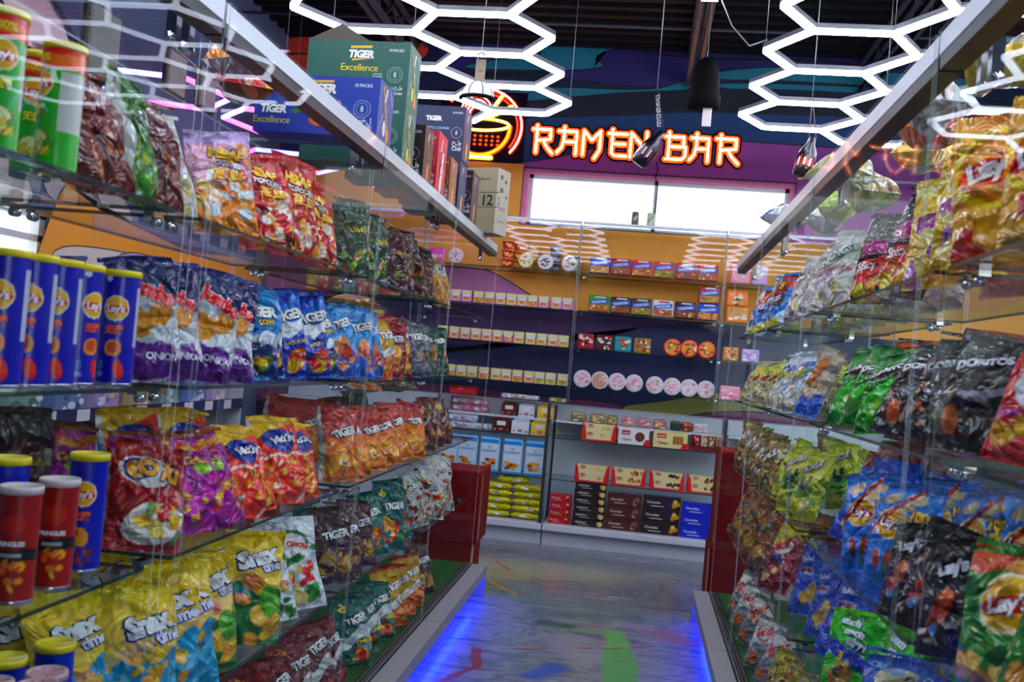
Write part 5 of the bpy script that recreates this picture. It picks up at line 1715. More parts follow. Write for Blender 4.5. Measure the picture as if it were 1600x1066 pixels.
D['pv'] = dict(bg='d8d4cc', back='c8c8c4', w=.19, h=.3, ops=[('f', .1, .9, .05, .45, ['d8c890', 'c8b8d0', 'e8dca8', 'b8a8c0'], 16, .09), ('b', .62, .82, 'b4b8a8', .1, .02), ('f', .1, .9, .45, .6, ['e0a0a0', 'd8d8d4', 'c88a8a'], 8, .08)], txt=[('RINGS', .5, .72, .7, 'e8ece8', '4a5a50', 30, .05), ('Pomatos', .5, .52, .5, 'b06a70', None, 20, .03)])
D['bl'] = dict(bg='1c86c4', back='c82a2a', w=.17, h=.29, ops=[('b', .62, 1.1, 'a02a22', .2, .02), ('s', 0, .14, 'e4e4e0'), ('e', .55, .5, .26, .14, '23203a', -20), ('b', -.1, .18, 'cfe4ea', .3, .02), ('e', .4, .08, .3, .08, 'd8d42a')], txt=[('KIZ', .55, .52, .42, 'e8e4ec', '6a1a2a', 20, .05), ('8', .5, .8, .2, 'e8c02a', None, 0, .06)])
D['yg'] = dict(bg='9aa83a', back='a8b03a', w=.15, h=.26, ops=[('f', .1, .9, .1, .9, ['b8c850', 'd8d870', '6a8a3a', '2a3a4a'], 18, .11)])
D['sw'] = dict(bg='d6dce0', back='c8ccd0', w=.17, h=.28, ops=[('b', .74, .84, '2a62b0', .1, .01), ('f', .05, .95, .03, .3, ['d8b85a', 'e8d8a0', 'c89a4a', 'f0e8c8'], 22, .07), ('f', .1, .9, .34, .7, ['e8ecf0', 'b8ccd8', 'c8d060', '8ab0d0', 'f4f4f4'], 14, .1)], txt=[('MIX', .5, .62, .4, 'd8d83a', '5a6a3a', 30, .05)])
D['yc'] = dict(bg='c8c4a0', back='b8b880', w=.16, h=.25, ops=[('f', .05, .95, .04, .6, ['c8b83a', 'd8c878', 'a04a3a', '7a9a4a', 'e8e0c0', '6a4a6a'], 30, .075), ('b', .76, 1.1, 'd0c83a', 0, .03), ('e', .5, .62, .22, .1, 'b02a2a')], txt=[('GO', .5, .66, .4, 'f0e040', '3a3a20', 24, .07)])
D['lp'] = dict(bg='c8b8a8', back='b8a898', w=.16, h=.3, ops=[('e', .4, .62, .2, .3, 'c06a3a', -20), ('e', .45, .72, .12, .2, 'd88a5a', -20), ('b', -.1, .26, '1a6ac0', .1, .04), ('f', .2, .9, .3, .5, ['e8d8a8', 'd8cc9a', 'c87a4a'], 7, .1)])
D['gd'] = dict(bg='1c8a2c', back='146a22', seal='1a7a28', w=.22, h=.29, t=.09, ops=[('e', .5, .72, .42, .1, '1a1a1c', 20), ('e', .4, .4, .28, .1, '52c83a', 30), ('e', .65, .5, .2, .06, '6ad84a', -30), ('f', .2, .6, .1, .36, ['3ab83a', '8ad04a', '2aa02a'], 8, .1), ('e', .72, .2, .16, .11, 'e0901e', 30)], txt=[('DORITOS', .5, .73, .74, 'f6f6f4', '141416', 20, .06)])
D['db'] = dict(bg='262528', back='1c1c20', seal='2a2a2c', w=.22, h=.3, t=.09, ops=[('e', .6, .55, .36, .12, 'a8a4b0', 24), ('e', .6, .6, .36, .1, '262528', 24), ('e', .3, .22, .1, .12, 'd0743a', 20), ('f', .1, .9, .08, .4, ['38363c', '4a464e', '2a2428'], 10, .12), ('b', .9, 1.1, '3a3a3e', 0, 0)], txt=[('DORITOS', .5, .74, .76, 'eae8f0', '3a3a6a', 18, .06)])
D['rl'] = dict(bg='c8141c', back='b01018', seal='d8343a', w=.25, h=.32, t=.1, ops=[('e', .5, .62, .36, .24, 'e8e6ea'), ('e', .5, .64, .24, .14, 'f4f0f0'), ('e', .5, .66, .2, .06, 'f0c83a', 14), ('b', .36, .42, 'b01a8a', .1, .01), ('f', .1, .6, .1, .34, ['e8b050', 'f0cc78', 'd88a3a'], 9, .11), ('e', .72, .1, .07, .06, 'c8d0dc')], txt=[("Lay's", .5, .6, .4, 'd8242c', 'ffffff', 14, .05)])
_l1, _l2 = lays(.34, .6, .21, 1.45, -8)
D['lk'] = dict(bg='1a8ad8', back='1678c0', seal='1c6ab8', w=.2, h=.29, t=.08, ops=[('e', .22, .86, .14, .06, 'd8c098', 20), ('e', .6, .88, .16, .06, 'dcc49c', -10), ('e', .5, .78, .1, .05, 'd8bc90')] + _l1 + [('r', .62, .8, .0, .36, 'a8182c'), ('b', .84, .92, 'b01a24', .8, 0), ('e', .24, .24, .06, .1, 'a84a2a', 10), ('e', .42, .26, .06, .09, 'b0522c', -10), ('e', .4, .14, .03, .1, '3a6a4a', 10)], txt=[_l2, ('100', .72, .7, .26, 'f2ce1c', '7a1010', 0, .06), ('中', .72, .56, .2, 'f2ce1c', '7a1010', 0, .07), ('奖', .72, .42, .2, 'f2ce1c', '7a1010', 0, .07), ('最高立减', .71, .24, .3, 'f4e8e8', None, 90, .03)])
D['bb'] = dict(bg='1d5ab4', back='164a98', seal='8a2a24', w=.19, h=.36, t=.07, ops=[('b', .86, 1.1, '7a2a22', 0, 0), ('r', .3, .62, .46, .55, 'b8b0c8'), ('e', .72, .26, .14, .14, 'd8b878', 20), ('e', .5, .2, .14, .08, 'd0aa68', -20), ('f', .4, .9, .08, .32, ['d8b878', 'c8a060', 'e4cc98'], 6, .11)], txt=[('BAKED', .46, .505, .3, '8a2a44', None, 0, .04), ('Baked', .4, .64, .34, 'dce4f4', None, 8, .02)])
D['pn'] = dict(bg='8a7a50', back='9a9a60', w=.17, h=.27, t=.09, ops=[('f', .03, .97, .03, .97, ['c8a85a', 'a8442e', 'd8c8a8', '6a4a30', 'c8b83a', 'e0d8c8', '3a3a40', 'b86a3a'], 60, .08)], txt=[('SMILE', .5, .66, .7, 'e8e4dc', '5a3a6a', 30, .05)])
D['yp'] = dict(bg='c4c81e', back='2a9a3a', w=.18, h=.29, t=.08, ops=[('e', .5, .42, .3, .14, '6a9a3a'), ('e', .5, .46, .14, .06, '2c2c2a'), ('e', .4, .56, .06, .06, '26262a'), ('e', .62, .58, .06, .06, '26262a'), ('e', .66, .22, .16, .1, 'd8c49a'), ('f', .1, .9, .04, .3, ['8ab03a', 'd8d840', 'e0d0a0', '5a8a30'], 10, .1)], txt=[('PICKLE', .5, .78, .78, 'c8c0d0', '4a3a50', 24, .05)])
D['gy2'] = dict(bg='b8c81c', back='3aa03a', w=.16, h=.28, t=.08, ops=[('f', .05, .95, .04, .9, ['d8d82a', '3aa83a', '6a3a5a', 'e8e870', 'c8a83a', '2a2a2e'], 34, .08)])
D['bn'] = dict(bg='8a5a3a', back='7a4a30', w=.18, h=.32, t=.09, ops=[('f', .03, .97, .03, .97, ['a8744a', 'c89a6a', '7a3a28', '4a6a52', 'd8b890', '5a2e20'], 60, .075), ('e', .5, .2, .2, .1, 'c8a24a')], txt=[('PECANS', .5, .62, .7, '5a7a6a', None, 40, .05)])
D['tk'] = dict(bg='8a1438', back='7a1030', w=.18, h=.36, ops=[('b', .66, 1.1, 'c8b41e', .3, .06), ('e', .5, .58, .3, .09, 'e8e0d0', 20), ('e', .45, .42, .22, .05, '2a2a6a', 10), ('f', .1, .8, .08, .34, ['c89a6a', 'e8c8a0', 'a86a44'], 8, .12), ('b', .9, 1.1, '8a1a28', 0, 0)], txt=[('PUFF', .5, .6, .52, 'd83a2a', '2a1410', 24, .06)])
D['dk'] = dict(bg='16141a', back='101014', seal='2a2830', w=.24, h=.3, t=.09, ops=[('e', .3, .4, .1, .24, 'b84a2a', -28), ('e', .36, .5, .06, .12, 'd8783a', -28), ('e', .22, .22, .05, .05, '5a9ad0'), ('e', .62, .66, .26, .08, '3a3a44', 20), ('f', .5, .95, .1, .5, ['221f28', '2e2a30', '3a2a28'], 10, .12)], txt=[("Lay's", .46, .76, .44, 'dcdce4', '24242c', 20, .07)])
D['gn'] = dict(bg='5ac22c', back='4aa828', seal='8ad03a', w=.2, h=.3, ops=[('b', .32, .5, '1d48b0', -.28, .01), ('f', .05, .5, .04, .34, ['d8a85a', 'e8c88a', 'b87a3a', '6a3a24'], 10, .13), ('e', .5, .92, .2, .05, '3aa02a')], txt=[('unch', .46, .86, .42, 'f2f6f8', '1a3a8a', -14, .08), ('nach', .54, .72, .42, 'f2f6f8', '1a3a8a', -14, .08), ('nippi', .6, .57, .46, 'f2f6f8', '1a3a8a', -14, .08), ('3', .34, .42, .1, 'f0d020', None, -14, .05)])
D['bc'] = dict(bg='1f62b4', back='e0d8b8', w=.19, h=.26, t=.08, ops=[('e', .6, .72, .4, .2, 'e4dcc0', -10), ('f', .5, .9, .6, .86, ['efe8d0', 'd8ccaa', '4a4a50'], 8, .06), ('e', .66, .34, .3, .16, 'e0d8bc', 10), ('r', .08, .36, .08, .44, '8ab4dc')], txt=[('CREAM', .4, .9, .6, '9ac0e8', None, -14, .04)])
_l1, _l2 = lays(.5, .62, .26, 1.4, 8)
D['gl'] = dict(bg='1e8a3a', back='dcdcd4', w=.24, h=.33, t=.1, ops=[('b', .8, 1.1, 'd86a4a', -.1, .03), ('f', .1, .9, .78, .95, ['e0a060', 'c8402a', 'f0c888'], 8, .1)] + _l1 + [('f', .1, .7, .06, .3, ['e8c060', 'f0d488', 'd8a040'], 9, .12)], txt=[_l2])
D['ow'] = dict(bg='8a9490', back='8a908e', w=.17, h=.25, t=.08, ops=[('b', .5, 1.1, 'd8d0cc', .2, .04), ('f', .1, .9, .5, .9, ['e07a2a', 'c8404a', 'd8a8a0', 'e8e4e0'], 14, .1), ('e', .36, .2, .2, .1, 'd87a3a', 20)], txt=[('MIX', .5, .7, .46, 'c83a3a', 'f0ece8', 20, .05)])
D['yn'] = dict(bg='a89a2a', back='8a8a3a', w=.17, h=.24, t=.09, ops=[('f', .03, .97, .03, .97, ['c8b42a', 'b03a24', '3a2a20', 'd8c83a', 'a8a0a8', '6a3a20'], 44, .08)], txt=[('NUTS', .5, .66, .6, 'e8d83a', '2a1a14', 24, .06)])

DESC = dict(dr='dark red and brown snack bag', sg='silver and green snack bag', pk='pink and orange popcorn bag', rp='red popcorn bag', gk='dark green lime snack bag', mn='maroon chip bag', bk='black and brown chip bag', st='gold striped bag',
            on='white and purple onion chip bag', tw='pale blue corn chip bag', tb='bright blue corn chip bag', tt='teal blue chip bag', tr='red and gold chip bag', gy='grey chip bag', gg='bottle green chip bag',
            oi='red fries snack bag', pu='magenta snack bag', mk='orange and yellow snack bag', to='amber and rust chip bag', bw='brown and lime bag', sy='yellow and blue corn snack bag', sn='yellow and green corn snack bag', ch='white bag with green ring',
            tm='maroon and white chip bag', td='dim plum chip bag', te='teal chip bag with peppers', tg='teal and white chip bag', oc='mustard and orange chip bag', cd='clear bag of mixed sweets', lb5='small light blue bag',
            ly='big yellow chip bag', kb='black and red spicy bag', kw='pale yellow bag', oo='orange fries bag', pv='pale clear wafer bag', bl='blue and red bag', yg='yellow green sweets bag', sw='clear bag of white sweets', yc='clear bag of mixed candy', lp='bag with lolly picture',
            gd='green tortilla bag', db='black tortilla bag', rl='big red chip bag', lk='sky blue chip bag', bb='tall royal blue baked bag', pn='clear bag of nuts', yp='yellow pickle chip bag', gy2='lime green snack bag', bn='brown pecan bag', tk='crimson and yellow bag', dk='black chip bag', gn='bright green bag',
            bc='blue and cream cookie bag', gl='green and yellow chip bag', ow='grey and orange bag', yn='yellow nut bag', lg='green tube', lb='violet blue tube', lc='royal blue tube', pr='brick red tube', pg='short green tube', ly0='royal blue tube with a gold base')
_RIGHT = 'ly kb kw oo pv bl yg sw yc lp gd db rl lk bb pn yp gy2 bn tk dk gn bc gl ow yn'.split()
for _k, _d in D.items():
    if _k not in ('lg', 'lb', 'lc', 'pr', 'pg', 'ly0', 'lk', 'gl', 'rl'):
        _sh = -.06 if _k in _RIGHT else .07
        _d['txt'] = [(t[0], min(max(t[1] + _sh, .2), .8), t[2], t[3] * (.84 if t[3] > .4 else 1)) + tuple(t[4:]) for t in _d.get('txt', ())]
PROTO = {}


def proto(k, var=0):
    if (k, var) not in PROTO:
        PROTO[(k, var)] = can(D[k]) if k in ('lg', 'lb', 'lc', 'pr', 'pg', 'ly0') else bag(dict(D[k], seed=var + 5), seed=hash_(k) + var * 31)
    return PROTO[(k, var)]


def hash_(s):
    return sum((i + 1) * ord(c) for i, c in enumerate(s)) % 997


TUBES = ('lg', 'lb', 'lc', 'pr', 'pg', 'ly0')
CABS = {-1: 'carton side', 1: 'opposite side'}
NEAR = ['nearest'] + [q + ' nearest' for q in ORD[1:]]
SHN = {1.84: 'top shelf', 1.44: 'second shelf', 1.04: 'third shelf', .64: 'fourth shelf', .2: 'green mat'}


def row(side, z, items, where='', th0=58, lean=-9):
    """items: (design, y, x, turn, size, tilt) front to back along the aisle"""
    items = sorted(items, key=lambda t: t[1])
    seen = {}
    tot = {}
    for it in items:
        tot[it[0]] = tot.get(it[0], 0) + 1
    for n, it in enumerate(items):
        k, y = it[0], it[1]
        x = it[2] if len(it) > 2 and it[2] is not None else (-1.15 if side < 0 else .72)
        th = it[3] if len(it) > 3 and it[3] is not None else th0
        sc = it[4] if len(it) > 4 and it[4] is not None else 1.0
        tl = it[5] if len(it) > 5 and it[5] is not None else lean
        if not (len(it) > 2 and it[2] is not None) and abs(tl) > 15:
            x = -1.10 if side < 0 else .66
        seen[k] = seen.get(k, 0) + 1
        rnd = random.Random(n * 13 + int(z * 100) + side)
        tube = k in TUBES
        pr = proto(k, 0 if tube or tot[k] < 2 else n % 2)
        rz = R(th + (0 if tube else rnd.uniform(-11, 11))) * (1 if side < 0 else -1)
        dz = 0.0 if tube else abs(math.sin(R(tl))) * .012
        o = place(pr, (x, y, z + .0008 + dz), rz=rz, rx=0 if tube else R(tl + rnd.uniform(-5, 4)), ry=0 if tube else R(rnd.uniform(-8, 8)), sc=sc * (1 if tube else rnd.uniform(.95, 1.05)))
        o.name = 'chip_tube' if tube else 'snack_bag'
        pos = '' if tot[k] == 1 else ', %s of %s' % (NEAR[seen[k] - 1], ('zero', 'one', 'two', 'three', 'four', 'five', 'six', 'seven', 'eight', 'nine')[tot[k]])
        tag(o, '%s%s, %s%s, %s' % (DESC[k], pos, SHN[z], where, CABS[side]), 'snack tube' if tube else 'snack bag', '%ss on the %s%s, %s' % (DESC[k], SHN[z], where, CABS[side]))


def rw(s):
    out = []
    for it in s.split():
        p = it.split(':')
        out.append((p[0], float(p[1])) + tuple(float(a) if a else None for a in p[2:]))
    return out


# carton side
row(-1, 1.84, rw('lg:1.49:-1.12:40 lg:1.73:-1.215:30 lg:1.665:-1.12:-30 dr:1.80::80 dr:1.90::80 sg:2.0::80 dr:2.13::80 pv:2.28:-1.2:75:.95 pk:2.50::42:.98 rp:2.82::48:1.02 rp:3.02::60:1.02 rp:3.2::68:1.02 gk:3.64::60 gk:3.80::62 gk:3.98::62 mn:4.30::66 mn:4.46::66 bk:4.72::60 bk:4.98::60 st:5.26::60 st:5.46::60'), lean=-14)
row(-1, 1.44, rw('lb:1.56:-1.12:20 lb:1.64:-1.12:20 lb:1.72:-1.12:20 lb:1.81:-1.13:75 lb:1.92:-1.11:20 on:2.13::60 on:2.25::58 on:2.40::56 on:2.55::52 tw:2.73::50 tw:2.84::70 tb:2.99::40:1.02 tb:3.22::42:1.02 tw:3.40::60 tt:3.62::50 tt:3.84::60 tt:4.02::55 oc:4.2::60 tr:4.36::55 tr:4.54::60 gy:4.80::66 gy:4.98::66 gg:5.22::60 gg:5.45::60'), lean=-8)
row(-1, 1.04, rw('pr:1.66:-1.12:15 pr:1.78:-1.12:20 lc:1.76:-1.22:20:1.02 lc:1.93:-1.15:20:1.02 oi:2.13:-1.12:42:.95:-20 pu:2.30:-1.18:50 pu:2.42::66 pu:2.52::60 mk:2.66::62 mk:2.77::64 mk:2.96::48 mk:3.14::52 to:3.60::55 to:3.80::55 to:4.02::55 to:4.25::50 to:4.50::44 to:4.72::44 bw:5.05::60 bw:5.3::60 bw:5.55::60'), lean=-21)
row(-1, .64, rw('ly0:1.78:-1.2:20:1.02 ly0:1.90:-1.17:20:1.02 pg:1.75:-1.09:20 pg:1.68:-1.065:20 pg:1.665:-1.145:20 sy:2.05:-1.2:46:1.05 sy:2.15::46:1.05 sy:2.28:-1.12:40:1.05 sy:2.36::50:1.05 sn:2.52::62:1.05 sn:2.64:-1.2:50:1.05 sn:2.78::46:1.05 ch:3.0:-1.13:36:1.1 ch:3.2::44:1.1 td:3.62::52 td:3.78::52 td:3.96::52 te:4.18::60 te:4.38::40:1.1 te:4.62::50:1.05 cd:4.98::56:1.1 cd:5.3::56:1.15 cd:5.62::56:1.2'), lean=-20)
row(-1, .2, rw('lb5:2.55:-1.1:40 tm:3.02::62 tm:3.18::62 tm:3.36::62 tm:3.58::60 tm:3.74::60 tg:4.0::48 tg:4.22::50 tg:4.42::50 oc:4.66::52 oc:4.86::52 oc:5.06::55 td:5.36::55'), lean=-20)
# bags lying over the third shelf row and behind the front rows
row(-1, 1.44, rw('on:2.2:-1.41:50 on:2.5:-1.41:50 tb:2.8:-1.41:50 tw:3.05:-1.41:45 tt:3.7:-1.41:50 tr:4.25:-1.41:50 gy:4.6:-1.41:50'), ' back row')
row(-1, 1.04, rw('pu:2.25:-1.41:50 bk:2.1:-1.4:70 mk:2.6:-1.41:50 mk:2.9:-1.41:50 to:3.7:-1.41:50 to:4.1:-1.41:45 bw:4.5:-1.41:50 gk:4.9:-1.41:50'), ' back row')
row(-1, .64, rw('sy:2.05:-1.38:50 sn:2.5:-1.41:50 sn:2.8:-1.41:50 td:3.2:-1.41:50 td:3.75:-1.41:50 te:4.2:-1.41:50 cd:4.7:-1.41:50'), ' back row')
# opposite side
row(1, 1.84, rw('ly:1.86:.74:36 ly:2.08:.74:40 kw:2.36:.73:50 kw:2.56:.73:52 kb:2.9:.72:54:.95 kb:3.18:.71:52:.95 pv:3.65::60 pv:3.9::60 pv:4.15::62 pv:4.45::62 bl:4.95::62 bl:5.2::62 yg:5.45:.8:60 bl:5.6::62 bl:5.85::60'), lean=-17, th0=55)
row(1, 1.44, rw('rl:1.92:.74:34:.84 db:2.3:.74:42 db:2.55:.73:46 db:2.72:.72:50:.95 gd:2.95:.72:48 gd:3.16:.72:52 gd:3.38:.72:56 lp:3.95::60 sw:4.2::60 sw:4.45::60 sw:4.75::60 yc:5.1::60 yc:5.4::60 yc:5.7::60 yc:6.0::60'), lean=-24, th0=55)
row(1, 1.04, rw('gl:1.60:.69:36:.95 gl:1.76:.665:40:.85 dk:2.03:.68:42:.8 dk:2.2:.67:44:.8 dk:2.36:.67:46:.75 lk:2.68:.71:36 lk:2.9:.71:42 bb:3.2:.76:52 bb:3.42:.74:54:.9 yp:3.85::54 yp:4.1::58 gy2:4.4::60 pn:4.75::60 pn:5.05::60 pn:5.35::60 pn:5.65::60 pn:5.95::60'), lean=-20, th0=55)
row(1, .64, rw('bc:2.1:.72:40 bc:2.58:.69:34:.95 bc:2.38:.69:40 gn:3.02:.70:30:.9 gn:2.84:.74:44:.9 bb:3.4:.73:50:1.0 bb:3.68:.73:54:1.0 bb:4.0:.73:54 tk:4.4::55 tk:4.66:.76:58 bn:4.95::58 bn:5.25::58 bn:5.55::58 bn:5.85::58'), lean=-24, th0=55)
row(1, .2, rw('bc:2.34:.72:36:1.1 bc:2.54:.74:40:1.1 bc:2.1:.74:40 yn:3.15:.7:50 yn:3.38:.72:50 bn:3.65:.74:50 yn:3.9:.72:50 yn:4.15::52 ow:4.45::50 ow:4.7::50 ow:5.1::50 ow:5.4::50 ow:5.72::50'), lean=-24, th0=50)
row(1, 1.84, rw('oo:2.62:.95:50 kw:2.2:.97:45 pv:3.3:.95:55 pv:3.6:.95:55 pv:3.9:.95:55 sw:4.2:.95:55 sw:4.5:.95:55 yg:4.8:.95:55 ow:5.1:.95:55 sw:5.4:.95:55'), ' back row', th0=55)
row(1, 1.44, rw('gd:2.3:.92:50 db:2.0:.95:45 oo:2.62:.9:50 bb:2.9:.92:50:.85 oo:3.25:.9:52 bb:3.55:.92:52:.85 sw:4.0:.9:55 yc:4.5:.9:55 yc:4.9:.9:55'), ' back row', th0=55)
row(1, 1.04, rw('lk:2.4:.93:42 lk:2.65:.93:45 lk:2.9:.93:45 bb:3.15:.93:48:.9 bb:3.5:.93:48:.9 gy2:4.0:.92:55 yp:4.35:.92:55 pn:4.8:.92:55'), ' back row', th0=55)
row(1, .64, rw('bc:2.4:.93:45 gn:2.7:.95:45 bb:3.0:.93:48 bb:3.6:.95:48 tk:4.0:.92:55 bn:4.5:.92:55'), ' back row', th0=55)

# bags lying flat on the top glass and across the rows
for k, x, y, z, rz, rx, sc, lab in (('rp', -1.36, 3.0, 2.372, 30, 78, .9, 'red popcorn bag lying on the cabinet top in front of the blue carton'), ('pk', -1.33, 2.72, 2.372, -20, 78, .85, 'orange popcorn bag lying on the cabinet top, nearer than the other popcorn bag'),
                                    ('kw', .86, 3.42, 2.372, -40, 84, .9, 'pale yellow bag lying on the cabinet top, farthest of the four'), ('oo', .90, 3.1, 2.372, 30, 84, .9, 'orange bag lying on the cabinet top among pale bags'), ('cd', .8, 2.82, 2.375, 10, 84, .95, 'clear sweets bag lying on the cabinet top over the black spicy bags'), ('kw', 1.0, 2.45, 2.372, 60, 84, .9, 'pale yellow bag lying on the cabinet top, nearest of the four'),
                                    ('yc', .8, 3.8, 2.372, 50, 82, 1.1, 'clear mixed candy bag lying on the cabinet top, behind the pale yellow bags'), ('pn', .95, 4.15, 2.372, 20, 82, 1.05, 'clear nut bag lying on the cabinet top beside the candy bags'), ('yg', .82, 4.55, 2.372, -20, 82, 1.05, 'yellow green sweets bag lying on the cabinet top past the nut bag'), ('sw', .75, 4.9, 2.372, 40, 82, 1, 'clear bag of white sweets lying on the cabinet top toward the ramen shelves'),
                                    ('ow', .95, 4.95, 2.372, 70, 82, 1, 'grey and orange bag lying on the cabinet top beside white sweets'),
                                    ('to', -1.24, 4.35, 1.375, 50, 80, .95, 'amber bag lying across the amber and rust chip bags'), ('bk', -1.22, 4.75, 1.37, 40, 80, .85, 'black bag lying across the amber and rust chip bags'), ('gk', -1.24, 5.1, 1.37, 50, 80, .9, 'green bag lying across the brown and lime bags'),
                                    ('tr', -1.25, 4.3, 1.772, 60, 84, .9, 'red and gold bag lying across the red bags of the second shelf'),
                                    ('lk', .93, 2.35, 1.378, -70, 82, .9, 'sky blue bag lying across the tops of the sky blue bags'), ('gd', .92, 2.2, 1.79, -60, 84, .9, 'green bag lying across the black tortilla bags')):
    fat = z > 2.3
    o = place(proto(k), (x, y, z + (.03 if fat else 0)), rz=R(rz), rx=R(-rx), sc=(sc, sc * 1.9, sc * .85) if fat else sc)
    o.name = 'snack_bag'
    tag(o, lab, 'snack bag', 'bags lying flat')

# ---------------------------------------------------------------- cartons on the cabinet top and hanging things
ZT = 2.331
LAY = [0.0004]


def carton(w, d, h, col, side, draw, drawside, flaps=False):
    """box with printed front (-y) and printed aisle side (+x); origin at its base centre"""
    q = MB()
    q.box((-w / 2, -d / 2, 0), (w / 2, d / 2, h), 'card', lin(col), faces='bflk' + ('' if flaps else 't'))
    q.box((-w / 2, -d / 2, 0), (w / 2, d / 2, h), 'card', lin(side), faces='r')
    draw(lambda s, x, z, wd, c, **k: q.text(s, (x, -d / 2 - .0005, z), (1, 0, 0), (0, 0, 1), wd, 'card', lin(c), k.get('bold', .01), .0006, lin(k['outline']) if k.get('outline') else None, shear=k.get('shear', 0)),
         lambda x0, x1, z0, z1, c, sl=0: q.add([(x0, -d / 2 - .0009, z0), (x1, -d / 2 - .0009, z0 + sl), (x1, -d / 2 - .0009, z1 + sl), (x0, -d / 2 - .0009, z1)], [(0, 1, 2, 3)], 'card', lin(c)),
         lambda x, z, rx, rz, c: q.poly([(x + rx * math.cos(t * .35), -d / 2 - .0004 - LAY[0], z + rz * math.sin(t * .35)) for t in range(18)], 'card', lin(c)))
    drawside(lambda s, y, z, wd, c, rot=0, **k: q.text(s, (w / 2 + .0005, y, z), (0, math.cos(R(rot)), math.sin(R(rot))), (0, -math.sin(R(rot)), math.cos(R(rot))), wd, 'card', lin(c), k.get('bold', .01), .0006, lin(k['outline']) if k.get('outline') else None),
             lambda y, z, ry, rz, c: q.poly([(w / 2 + .0004 + LAY[0], y + ry * math.cos(t * .35), z + rz * math.sin(t * .35)) for t in range(18)], 'card', lin(c)))
    root = q.build('carton', link=False)
    kids = []
    if flaps:
        for nm, P in (('flap', [(-w / 2, -d / 2, h), (-w / 2 + .3 * w, -d / 2 + .02, h + .075), (w * .1, -d / 2, h)]), ('flap', [(w / 2, -d / 2, h), (w / 2, d / 2, h), (w * .12, d / 2 - .02, h + .05)]), ('flap', [(-w / 2, d / 2, h), (-w / 2, -d / 2, h), (-w / 2 + .04, 0, h + .05)])):
            p = MB()
            a, b2, c = (Vector(t) for t in P)
            n = (b2 - a).cross(c - a).normalized() * .003
            p.add([a, b2, c, a + n, b2 + n, c + n], [(0, 1, 2), (5, 4, 3), (0, 1, 4, 3), (1, 2, 5, 4), (2, 0, 3, 5)], 'board_dark')
            kids.append((p.build(nm, link=False), []))
        p = MB()
        p.box((-w / 2 + .006, -d / 2 + .006, .01), (w / 2 - .006, d / 2 - .006, h - .01), 'board_dark', faces='flkrb')
        kids.append((p.build('inner_board', link=False), []))
    return root, kids


def brand(T, B, E, w, h, main, ar1, ar2, wt='f2f2f0', word='Excellence', wc='e8d428'):
    B(-w * .08, w * .13, h * .87, h * .91, 'e0c020', .004)
    T('TIGER', w * .03, h * .78, w * .25, wt, bold=.06, shear=.15, outline='14161a')
    B(-w * .06, w * .15, h * .665, h * .695, 'e0c020', .012)
    T(word, w * .02, h * .56, w * .36, wc, bold=.0)
    T('10 PACKS', w * .37, h * .86, w * .14, 'eef0ee')
    T('CRAFTED', w * .2, h * .46, w * .09, 'd0dcd6')
    T('TO SHARE', w * .2, h * .42, w * .1, 'd0dcd6')
    for r, c in ((.033, 'b8c8c2'), (.031, main), (.023, 'b8c8c2'), (.0215, main)):
        LAY[0] += .0002
        E(w * .37, h * .46, r, r, c)
    LAY[0] += .0002
    E(w * .37, h * .46, .006, .013, 'b8c8c2')
    LAY[0] = .0004
    T(ar1, w * .34, h * .24, w * .22, 'eef0ee')
    T(ar2, w * .37, h * .16, w * .18, 'eef0ee')


def side_brand(S, O, d, h, fruit=('c8d040', 'e09030')):
    S('TIGER', -d * .05, h * .8, d * .34, 'f2f2f0', 70, bold=.05, outline='14161a')
    S('Excellence', .0, h * .55, d * .95, 'd8b82a', -62)
    S('10 PACKS', d * .33, h * .84, d * .3, 'e8ecea', -50)
    S('with Coriander', -d * .3, h * .3, d * .45, 'dfe8e4', 60)
    O(-d * .05, h * .24, .02, .03, fruit[0])
    O(d * .2, h * .16, .02, .028, fruit[1])


g = carton(.44, .19, .255, '1f5a4a', '2a6a58', lambda T, B, E: brand(T, B, E, .44, .255, '1f5a4a', 'ليمون حلو', '& Coriander'), lambda S, O: side_brand(S, O, .19, .255))
g2 = carton(.44, .19, .255, '1f5a4a', '2a6a58', lambda T, B, E: brand(T, B, E, .44, .255, '1f5a4a', 'ليمون حلو', '& Coriander'), lambda S, O: side_brand(S, O, .19, .255), True)
tag(place(g, (-1.262, 3.925, ZT)), 'dark green carton, lower of two, on the cabinet top behind the blue one', 'carton', 'cartons on the cabinet top')
tag(place(g2, (-1.262, 3.925, ZT + .256)), 'open dark green carton stacked on top of another, flaps up', 'carton', 'cartons on the cabinet top')


def blue_front(T, B, E):
    brand(T, B, E, .47, .215, '123f96', 'ملح وخل', 'Balsamic Vinegar')
    T('& Sea Salt', .17, .025, .09, 'eef0ee')
    T('TIGER', -.16, .085, .1, 'f2f2f0', bold=.05, shear=.15, outline='14161a')
    T('Excellence', -.165, .045, .14, 'd8cc6a', bold=0)
    E(.02, .05, .045, .022, 'c8703a')
    E(-.04, .09, .012, .016, 'e8e8e4')
    E(-.075, .08, .02, .008, '3a7a3a')


bl = carton(.47, .19, .215, '123f96', '3a4c8a', blue_front, lambda S, O: side_brand(S, O, .19, .215, ('e8e4e0', 'e08a3a')))
tag(place(bl, (-1.245, 3.44, ZT)), 'royal blue carton of ten packs in front of the green cartons', 'carton', 'cartons on the cabinet top')


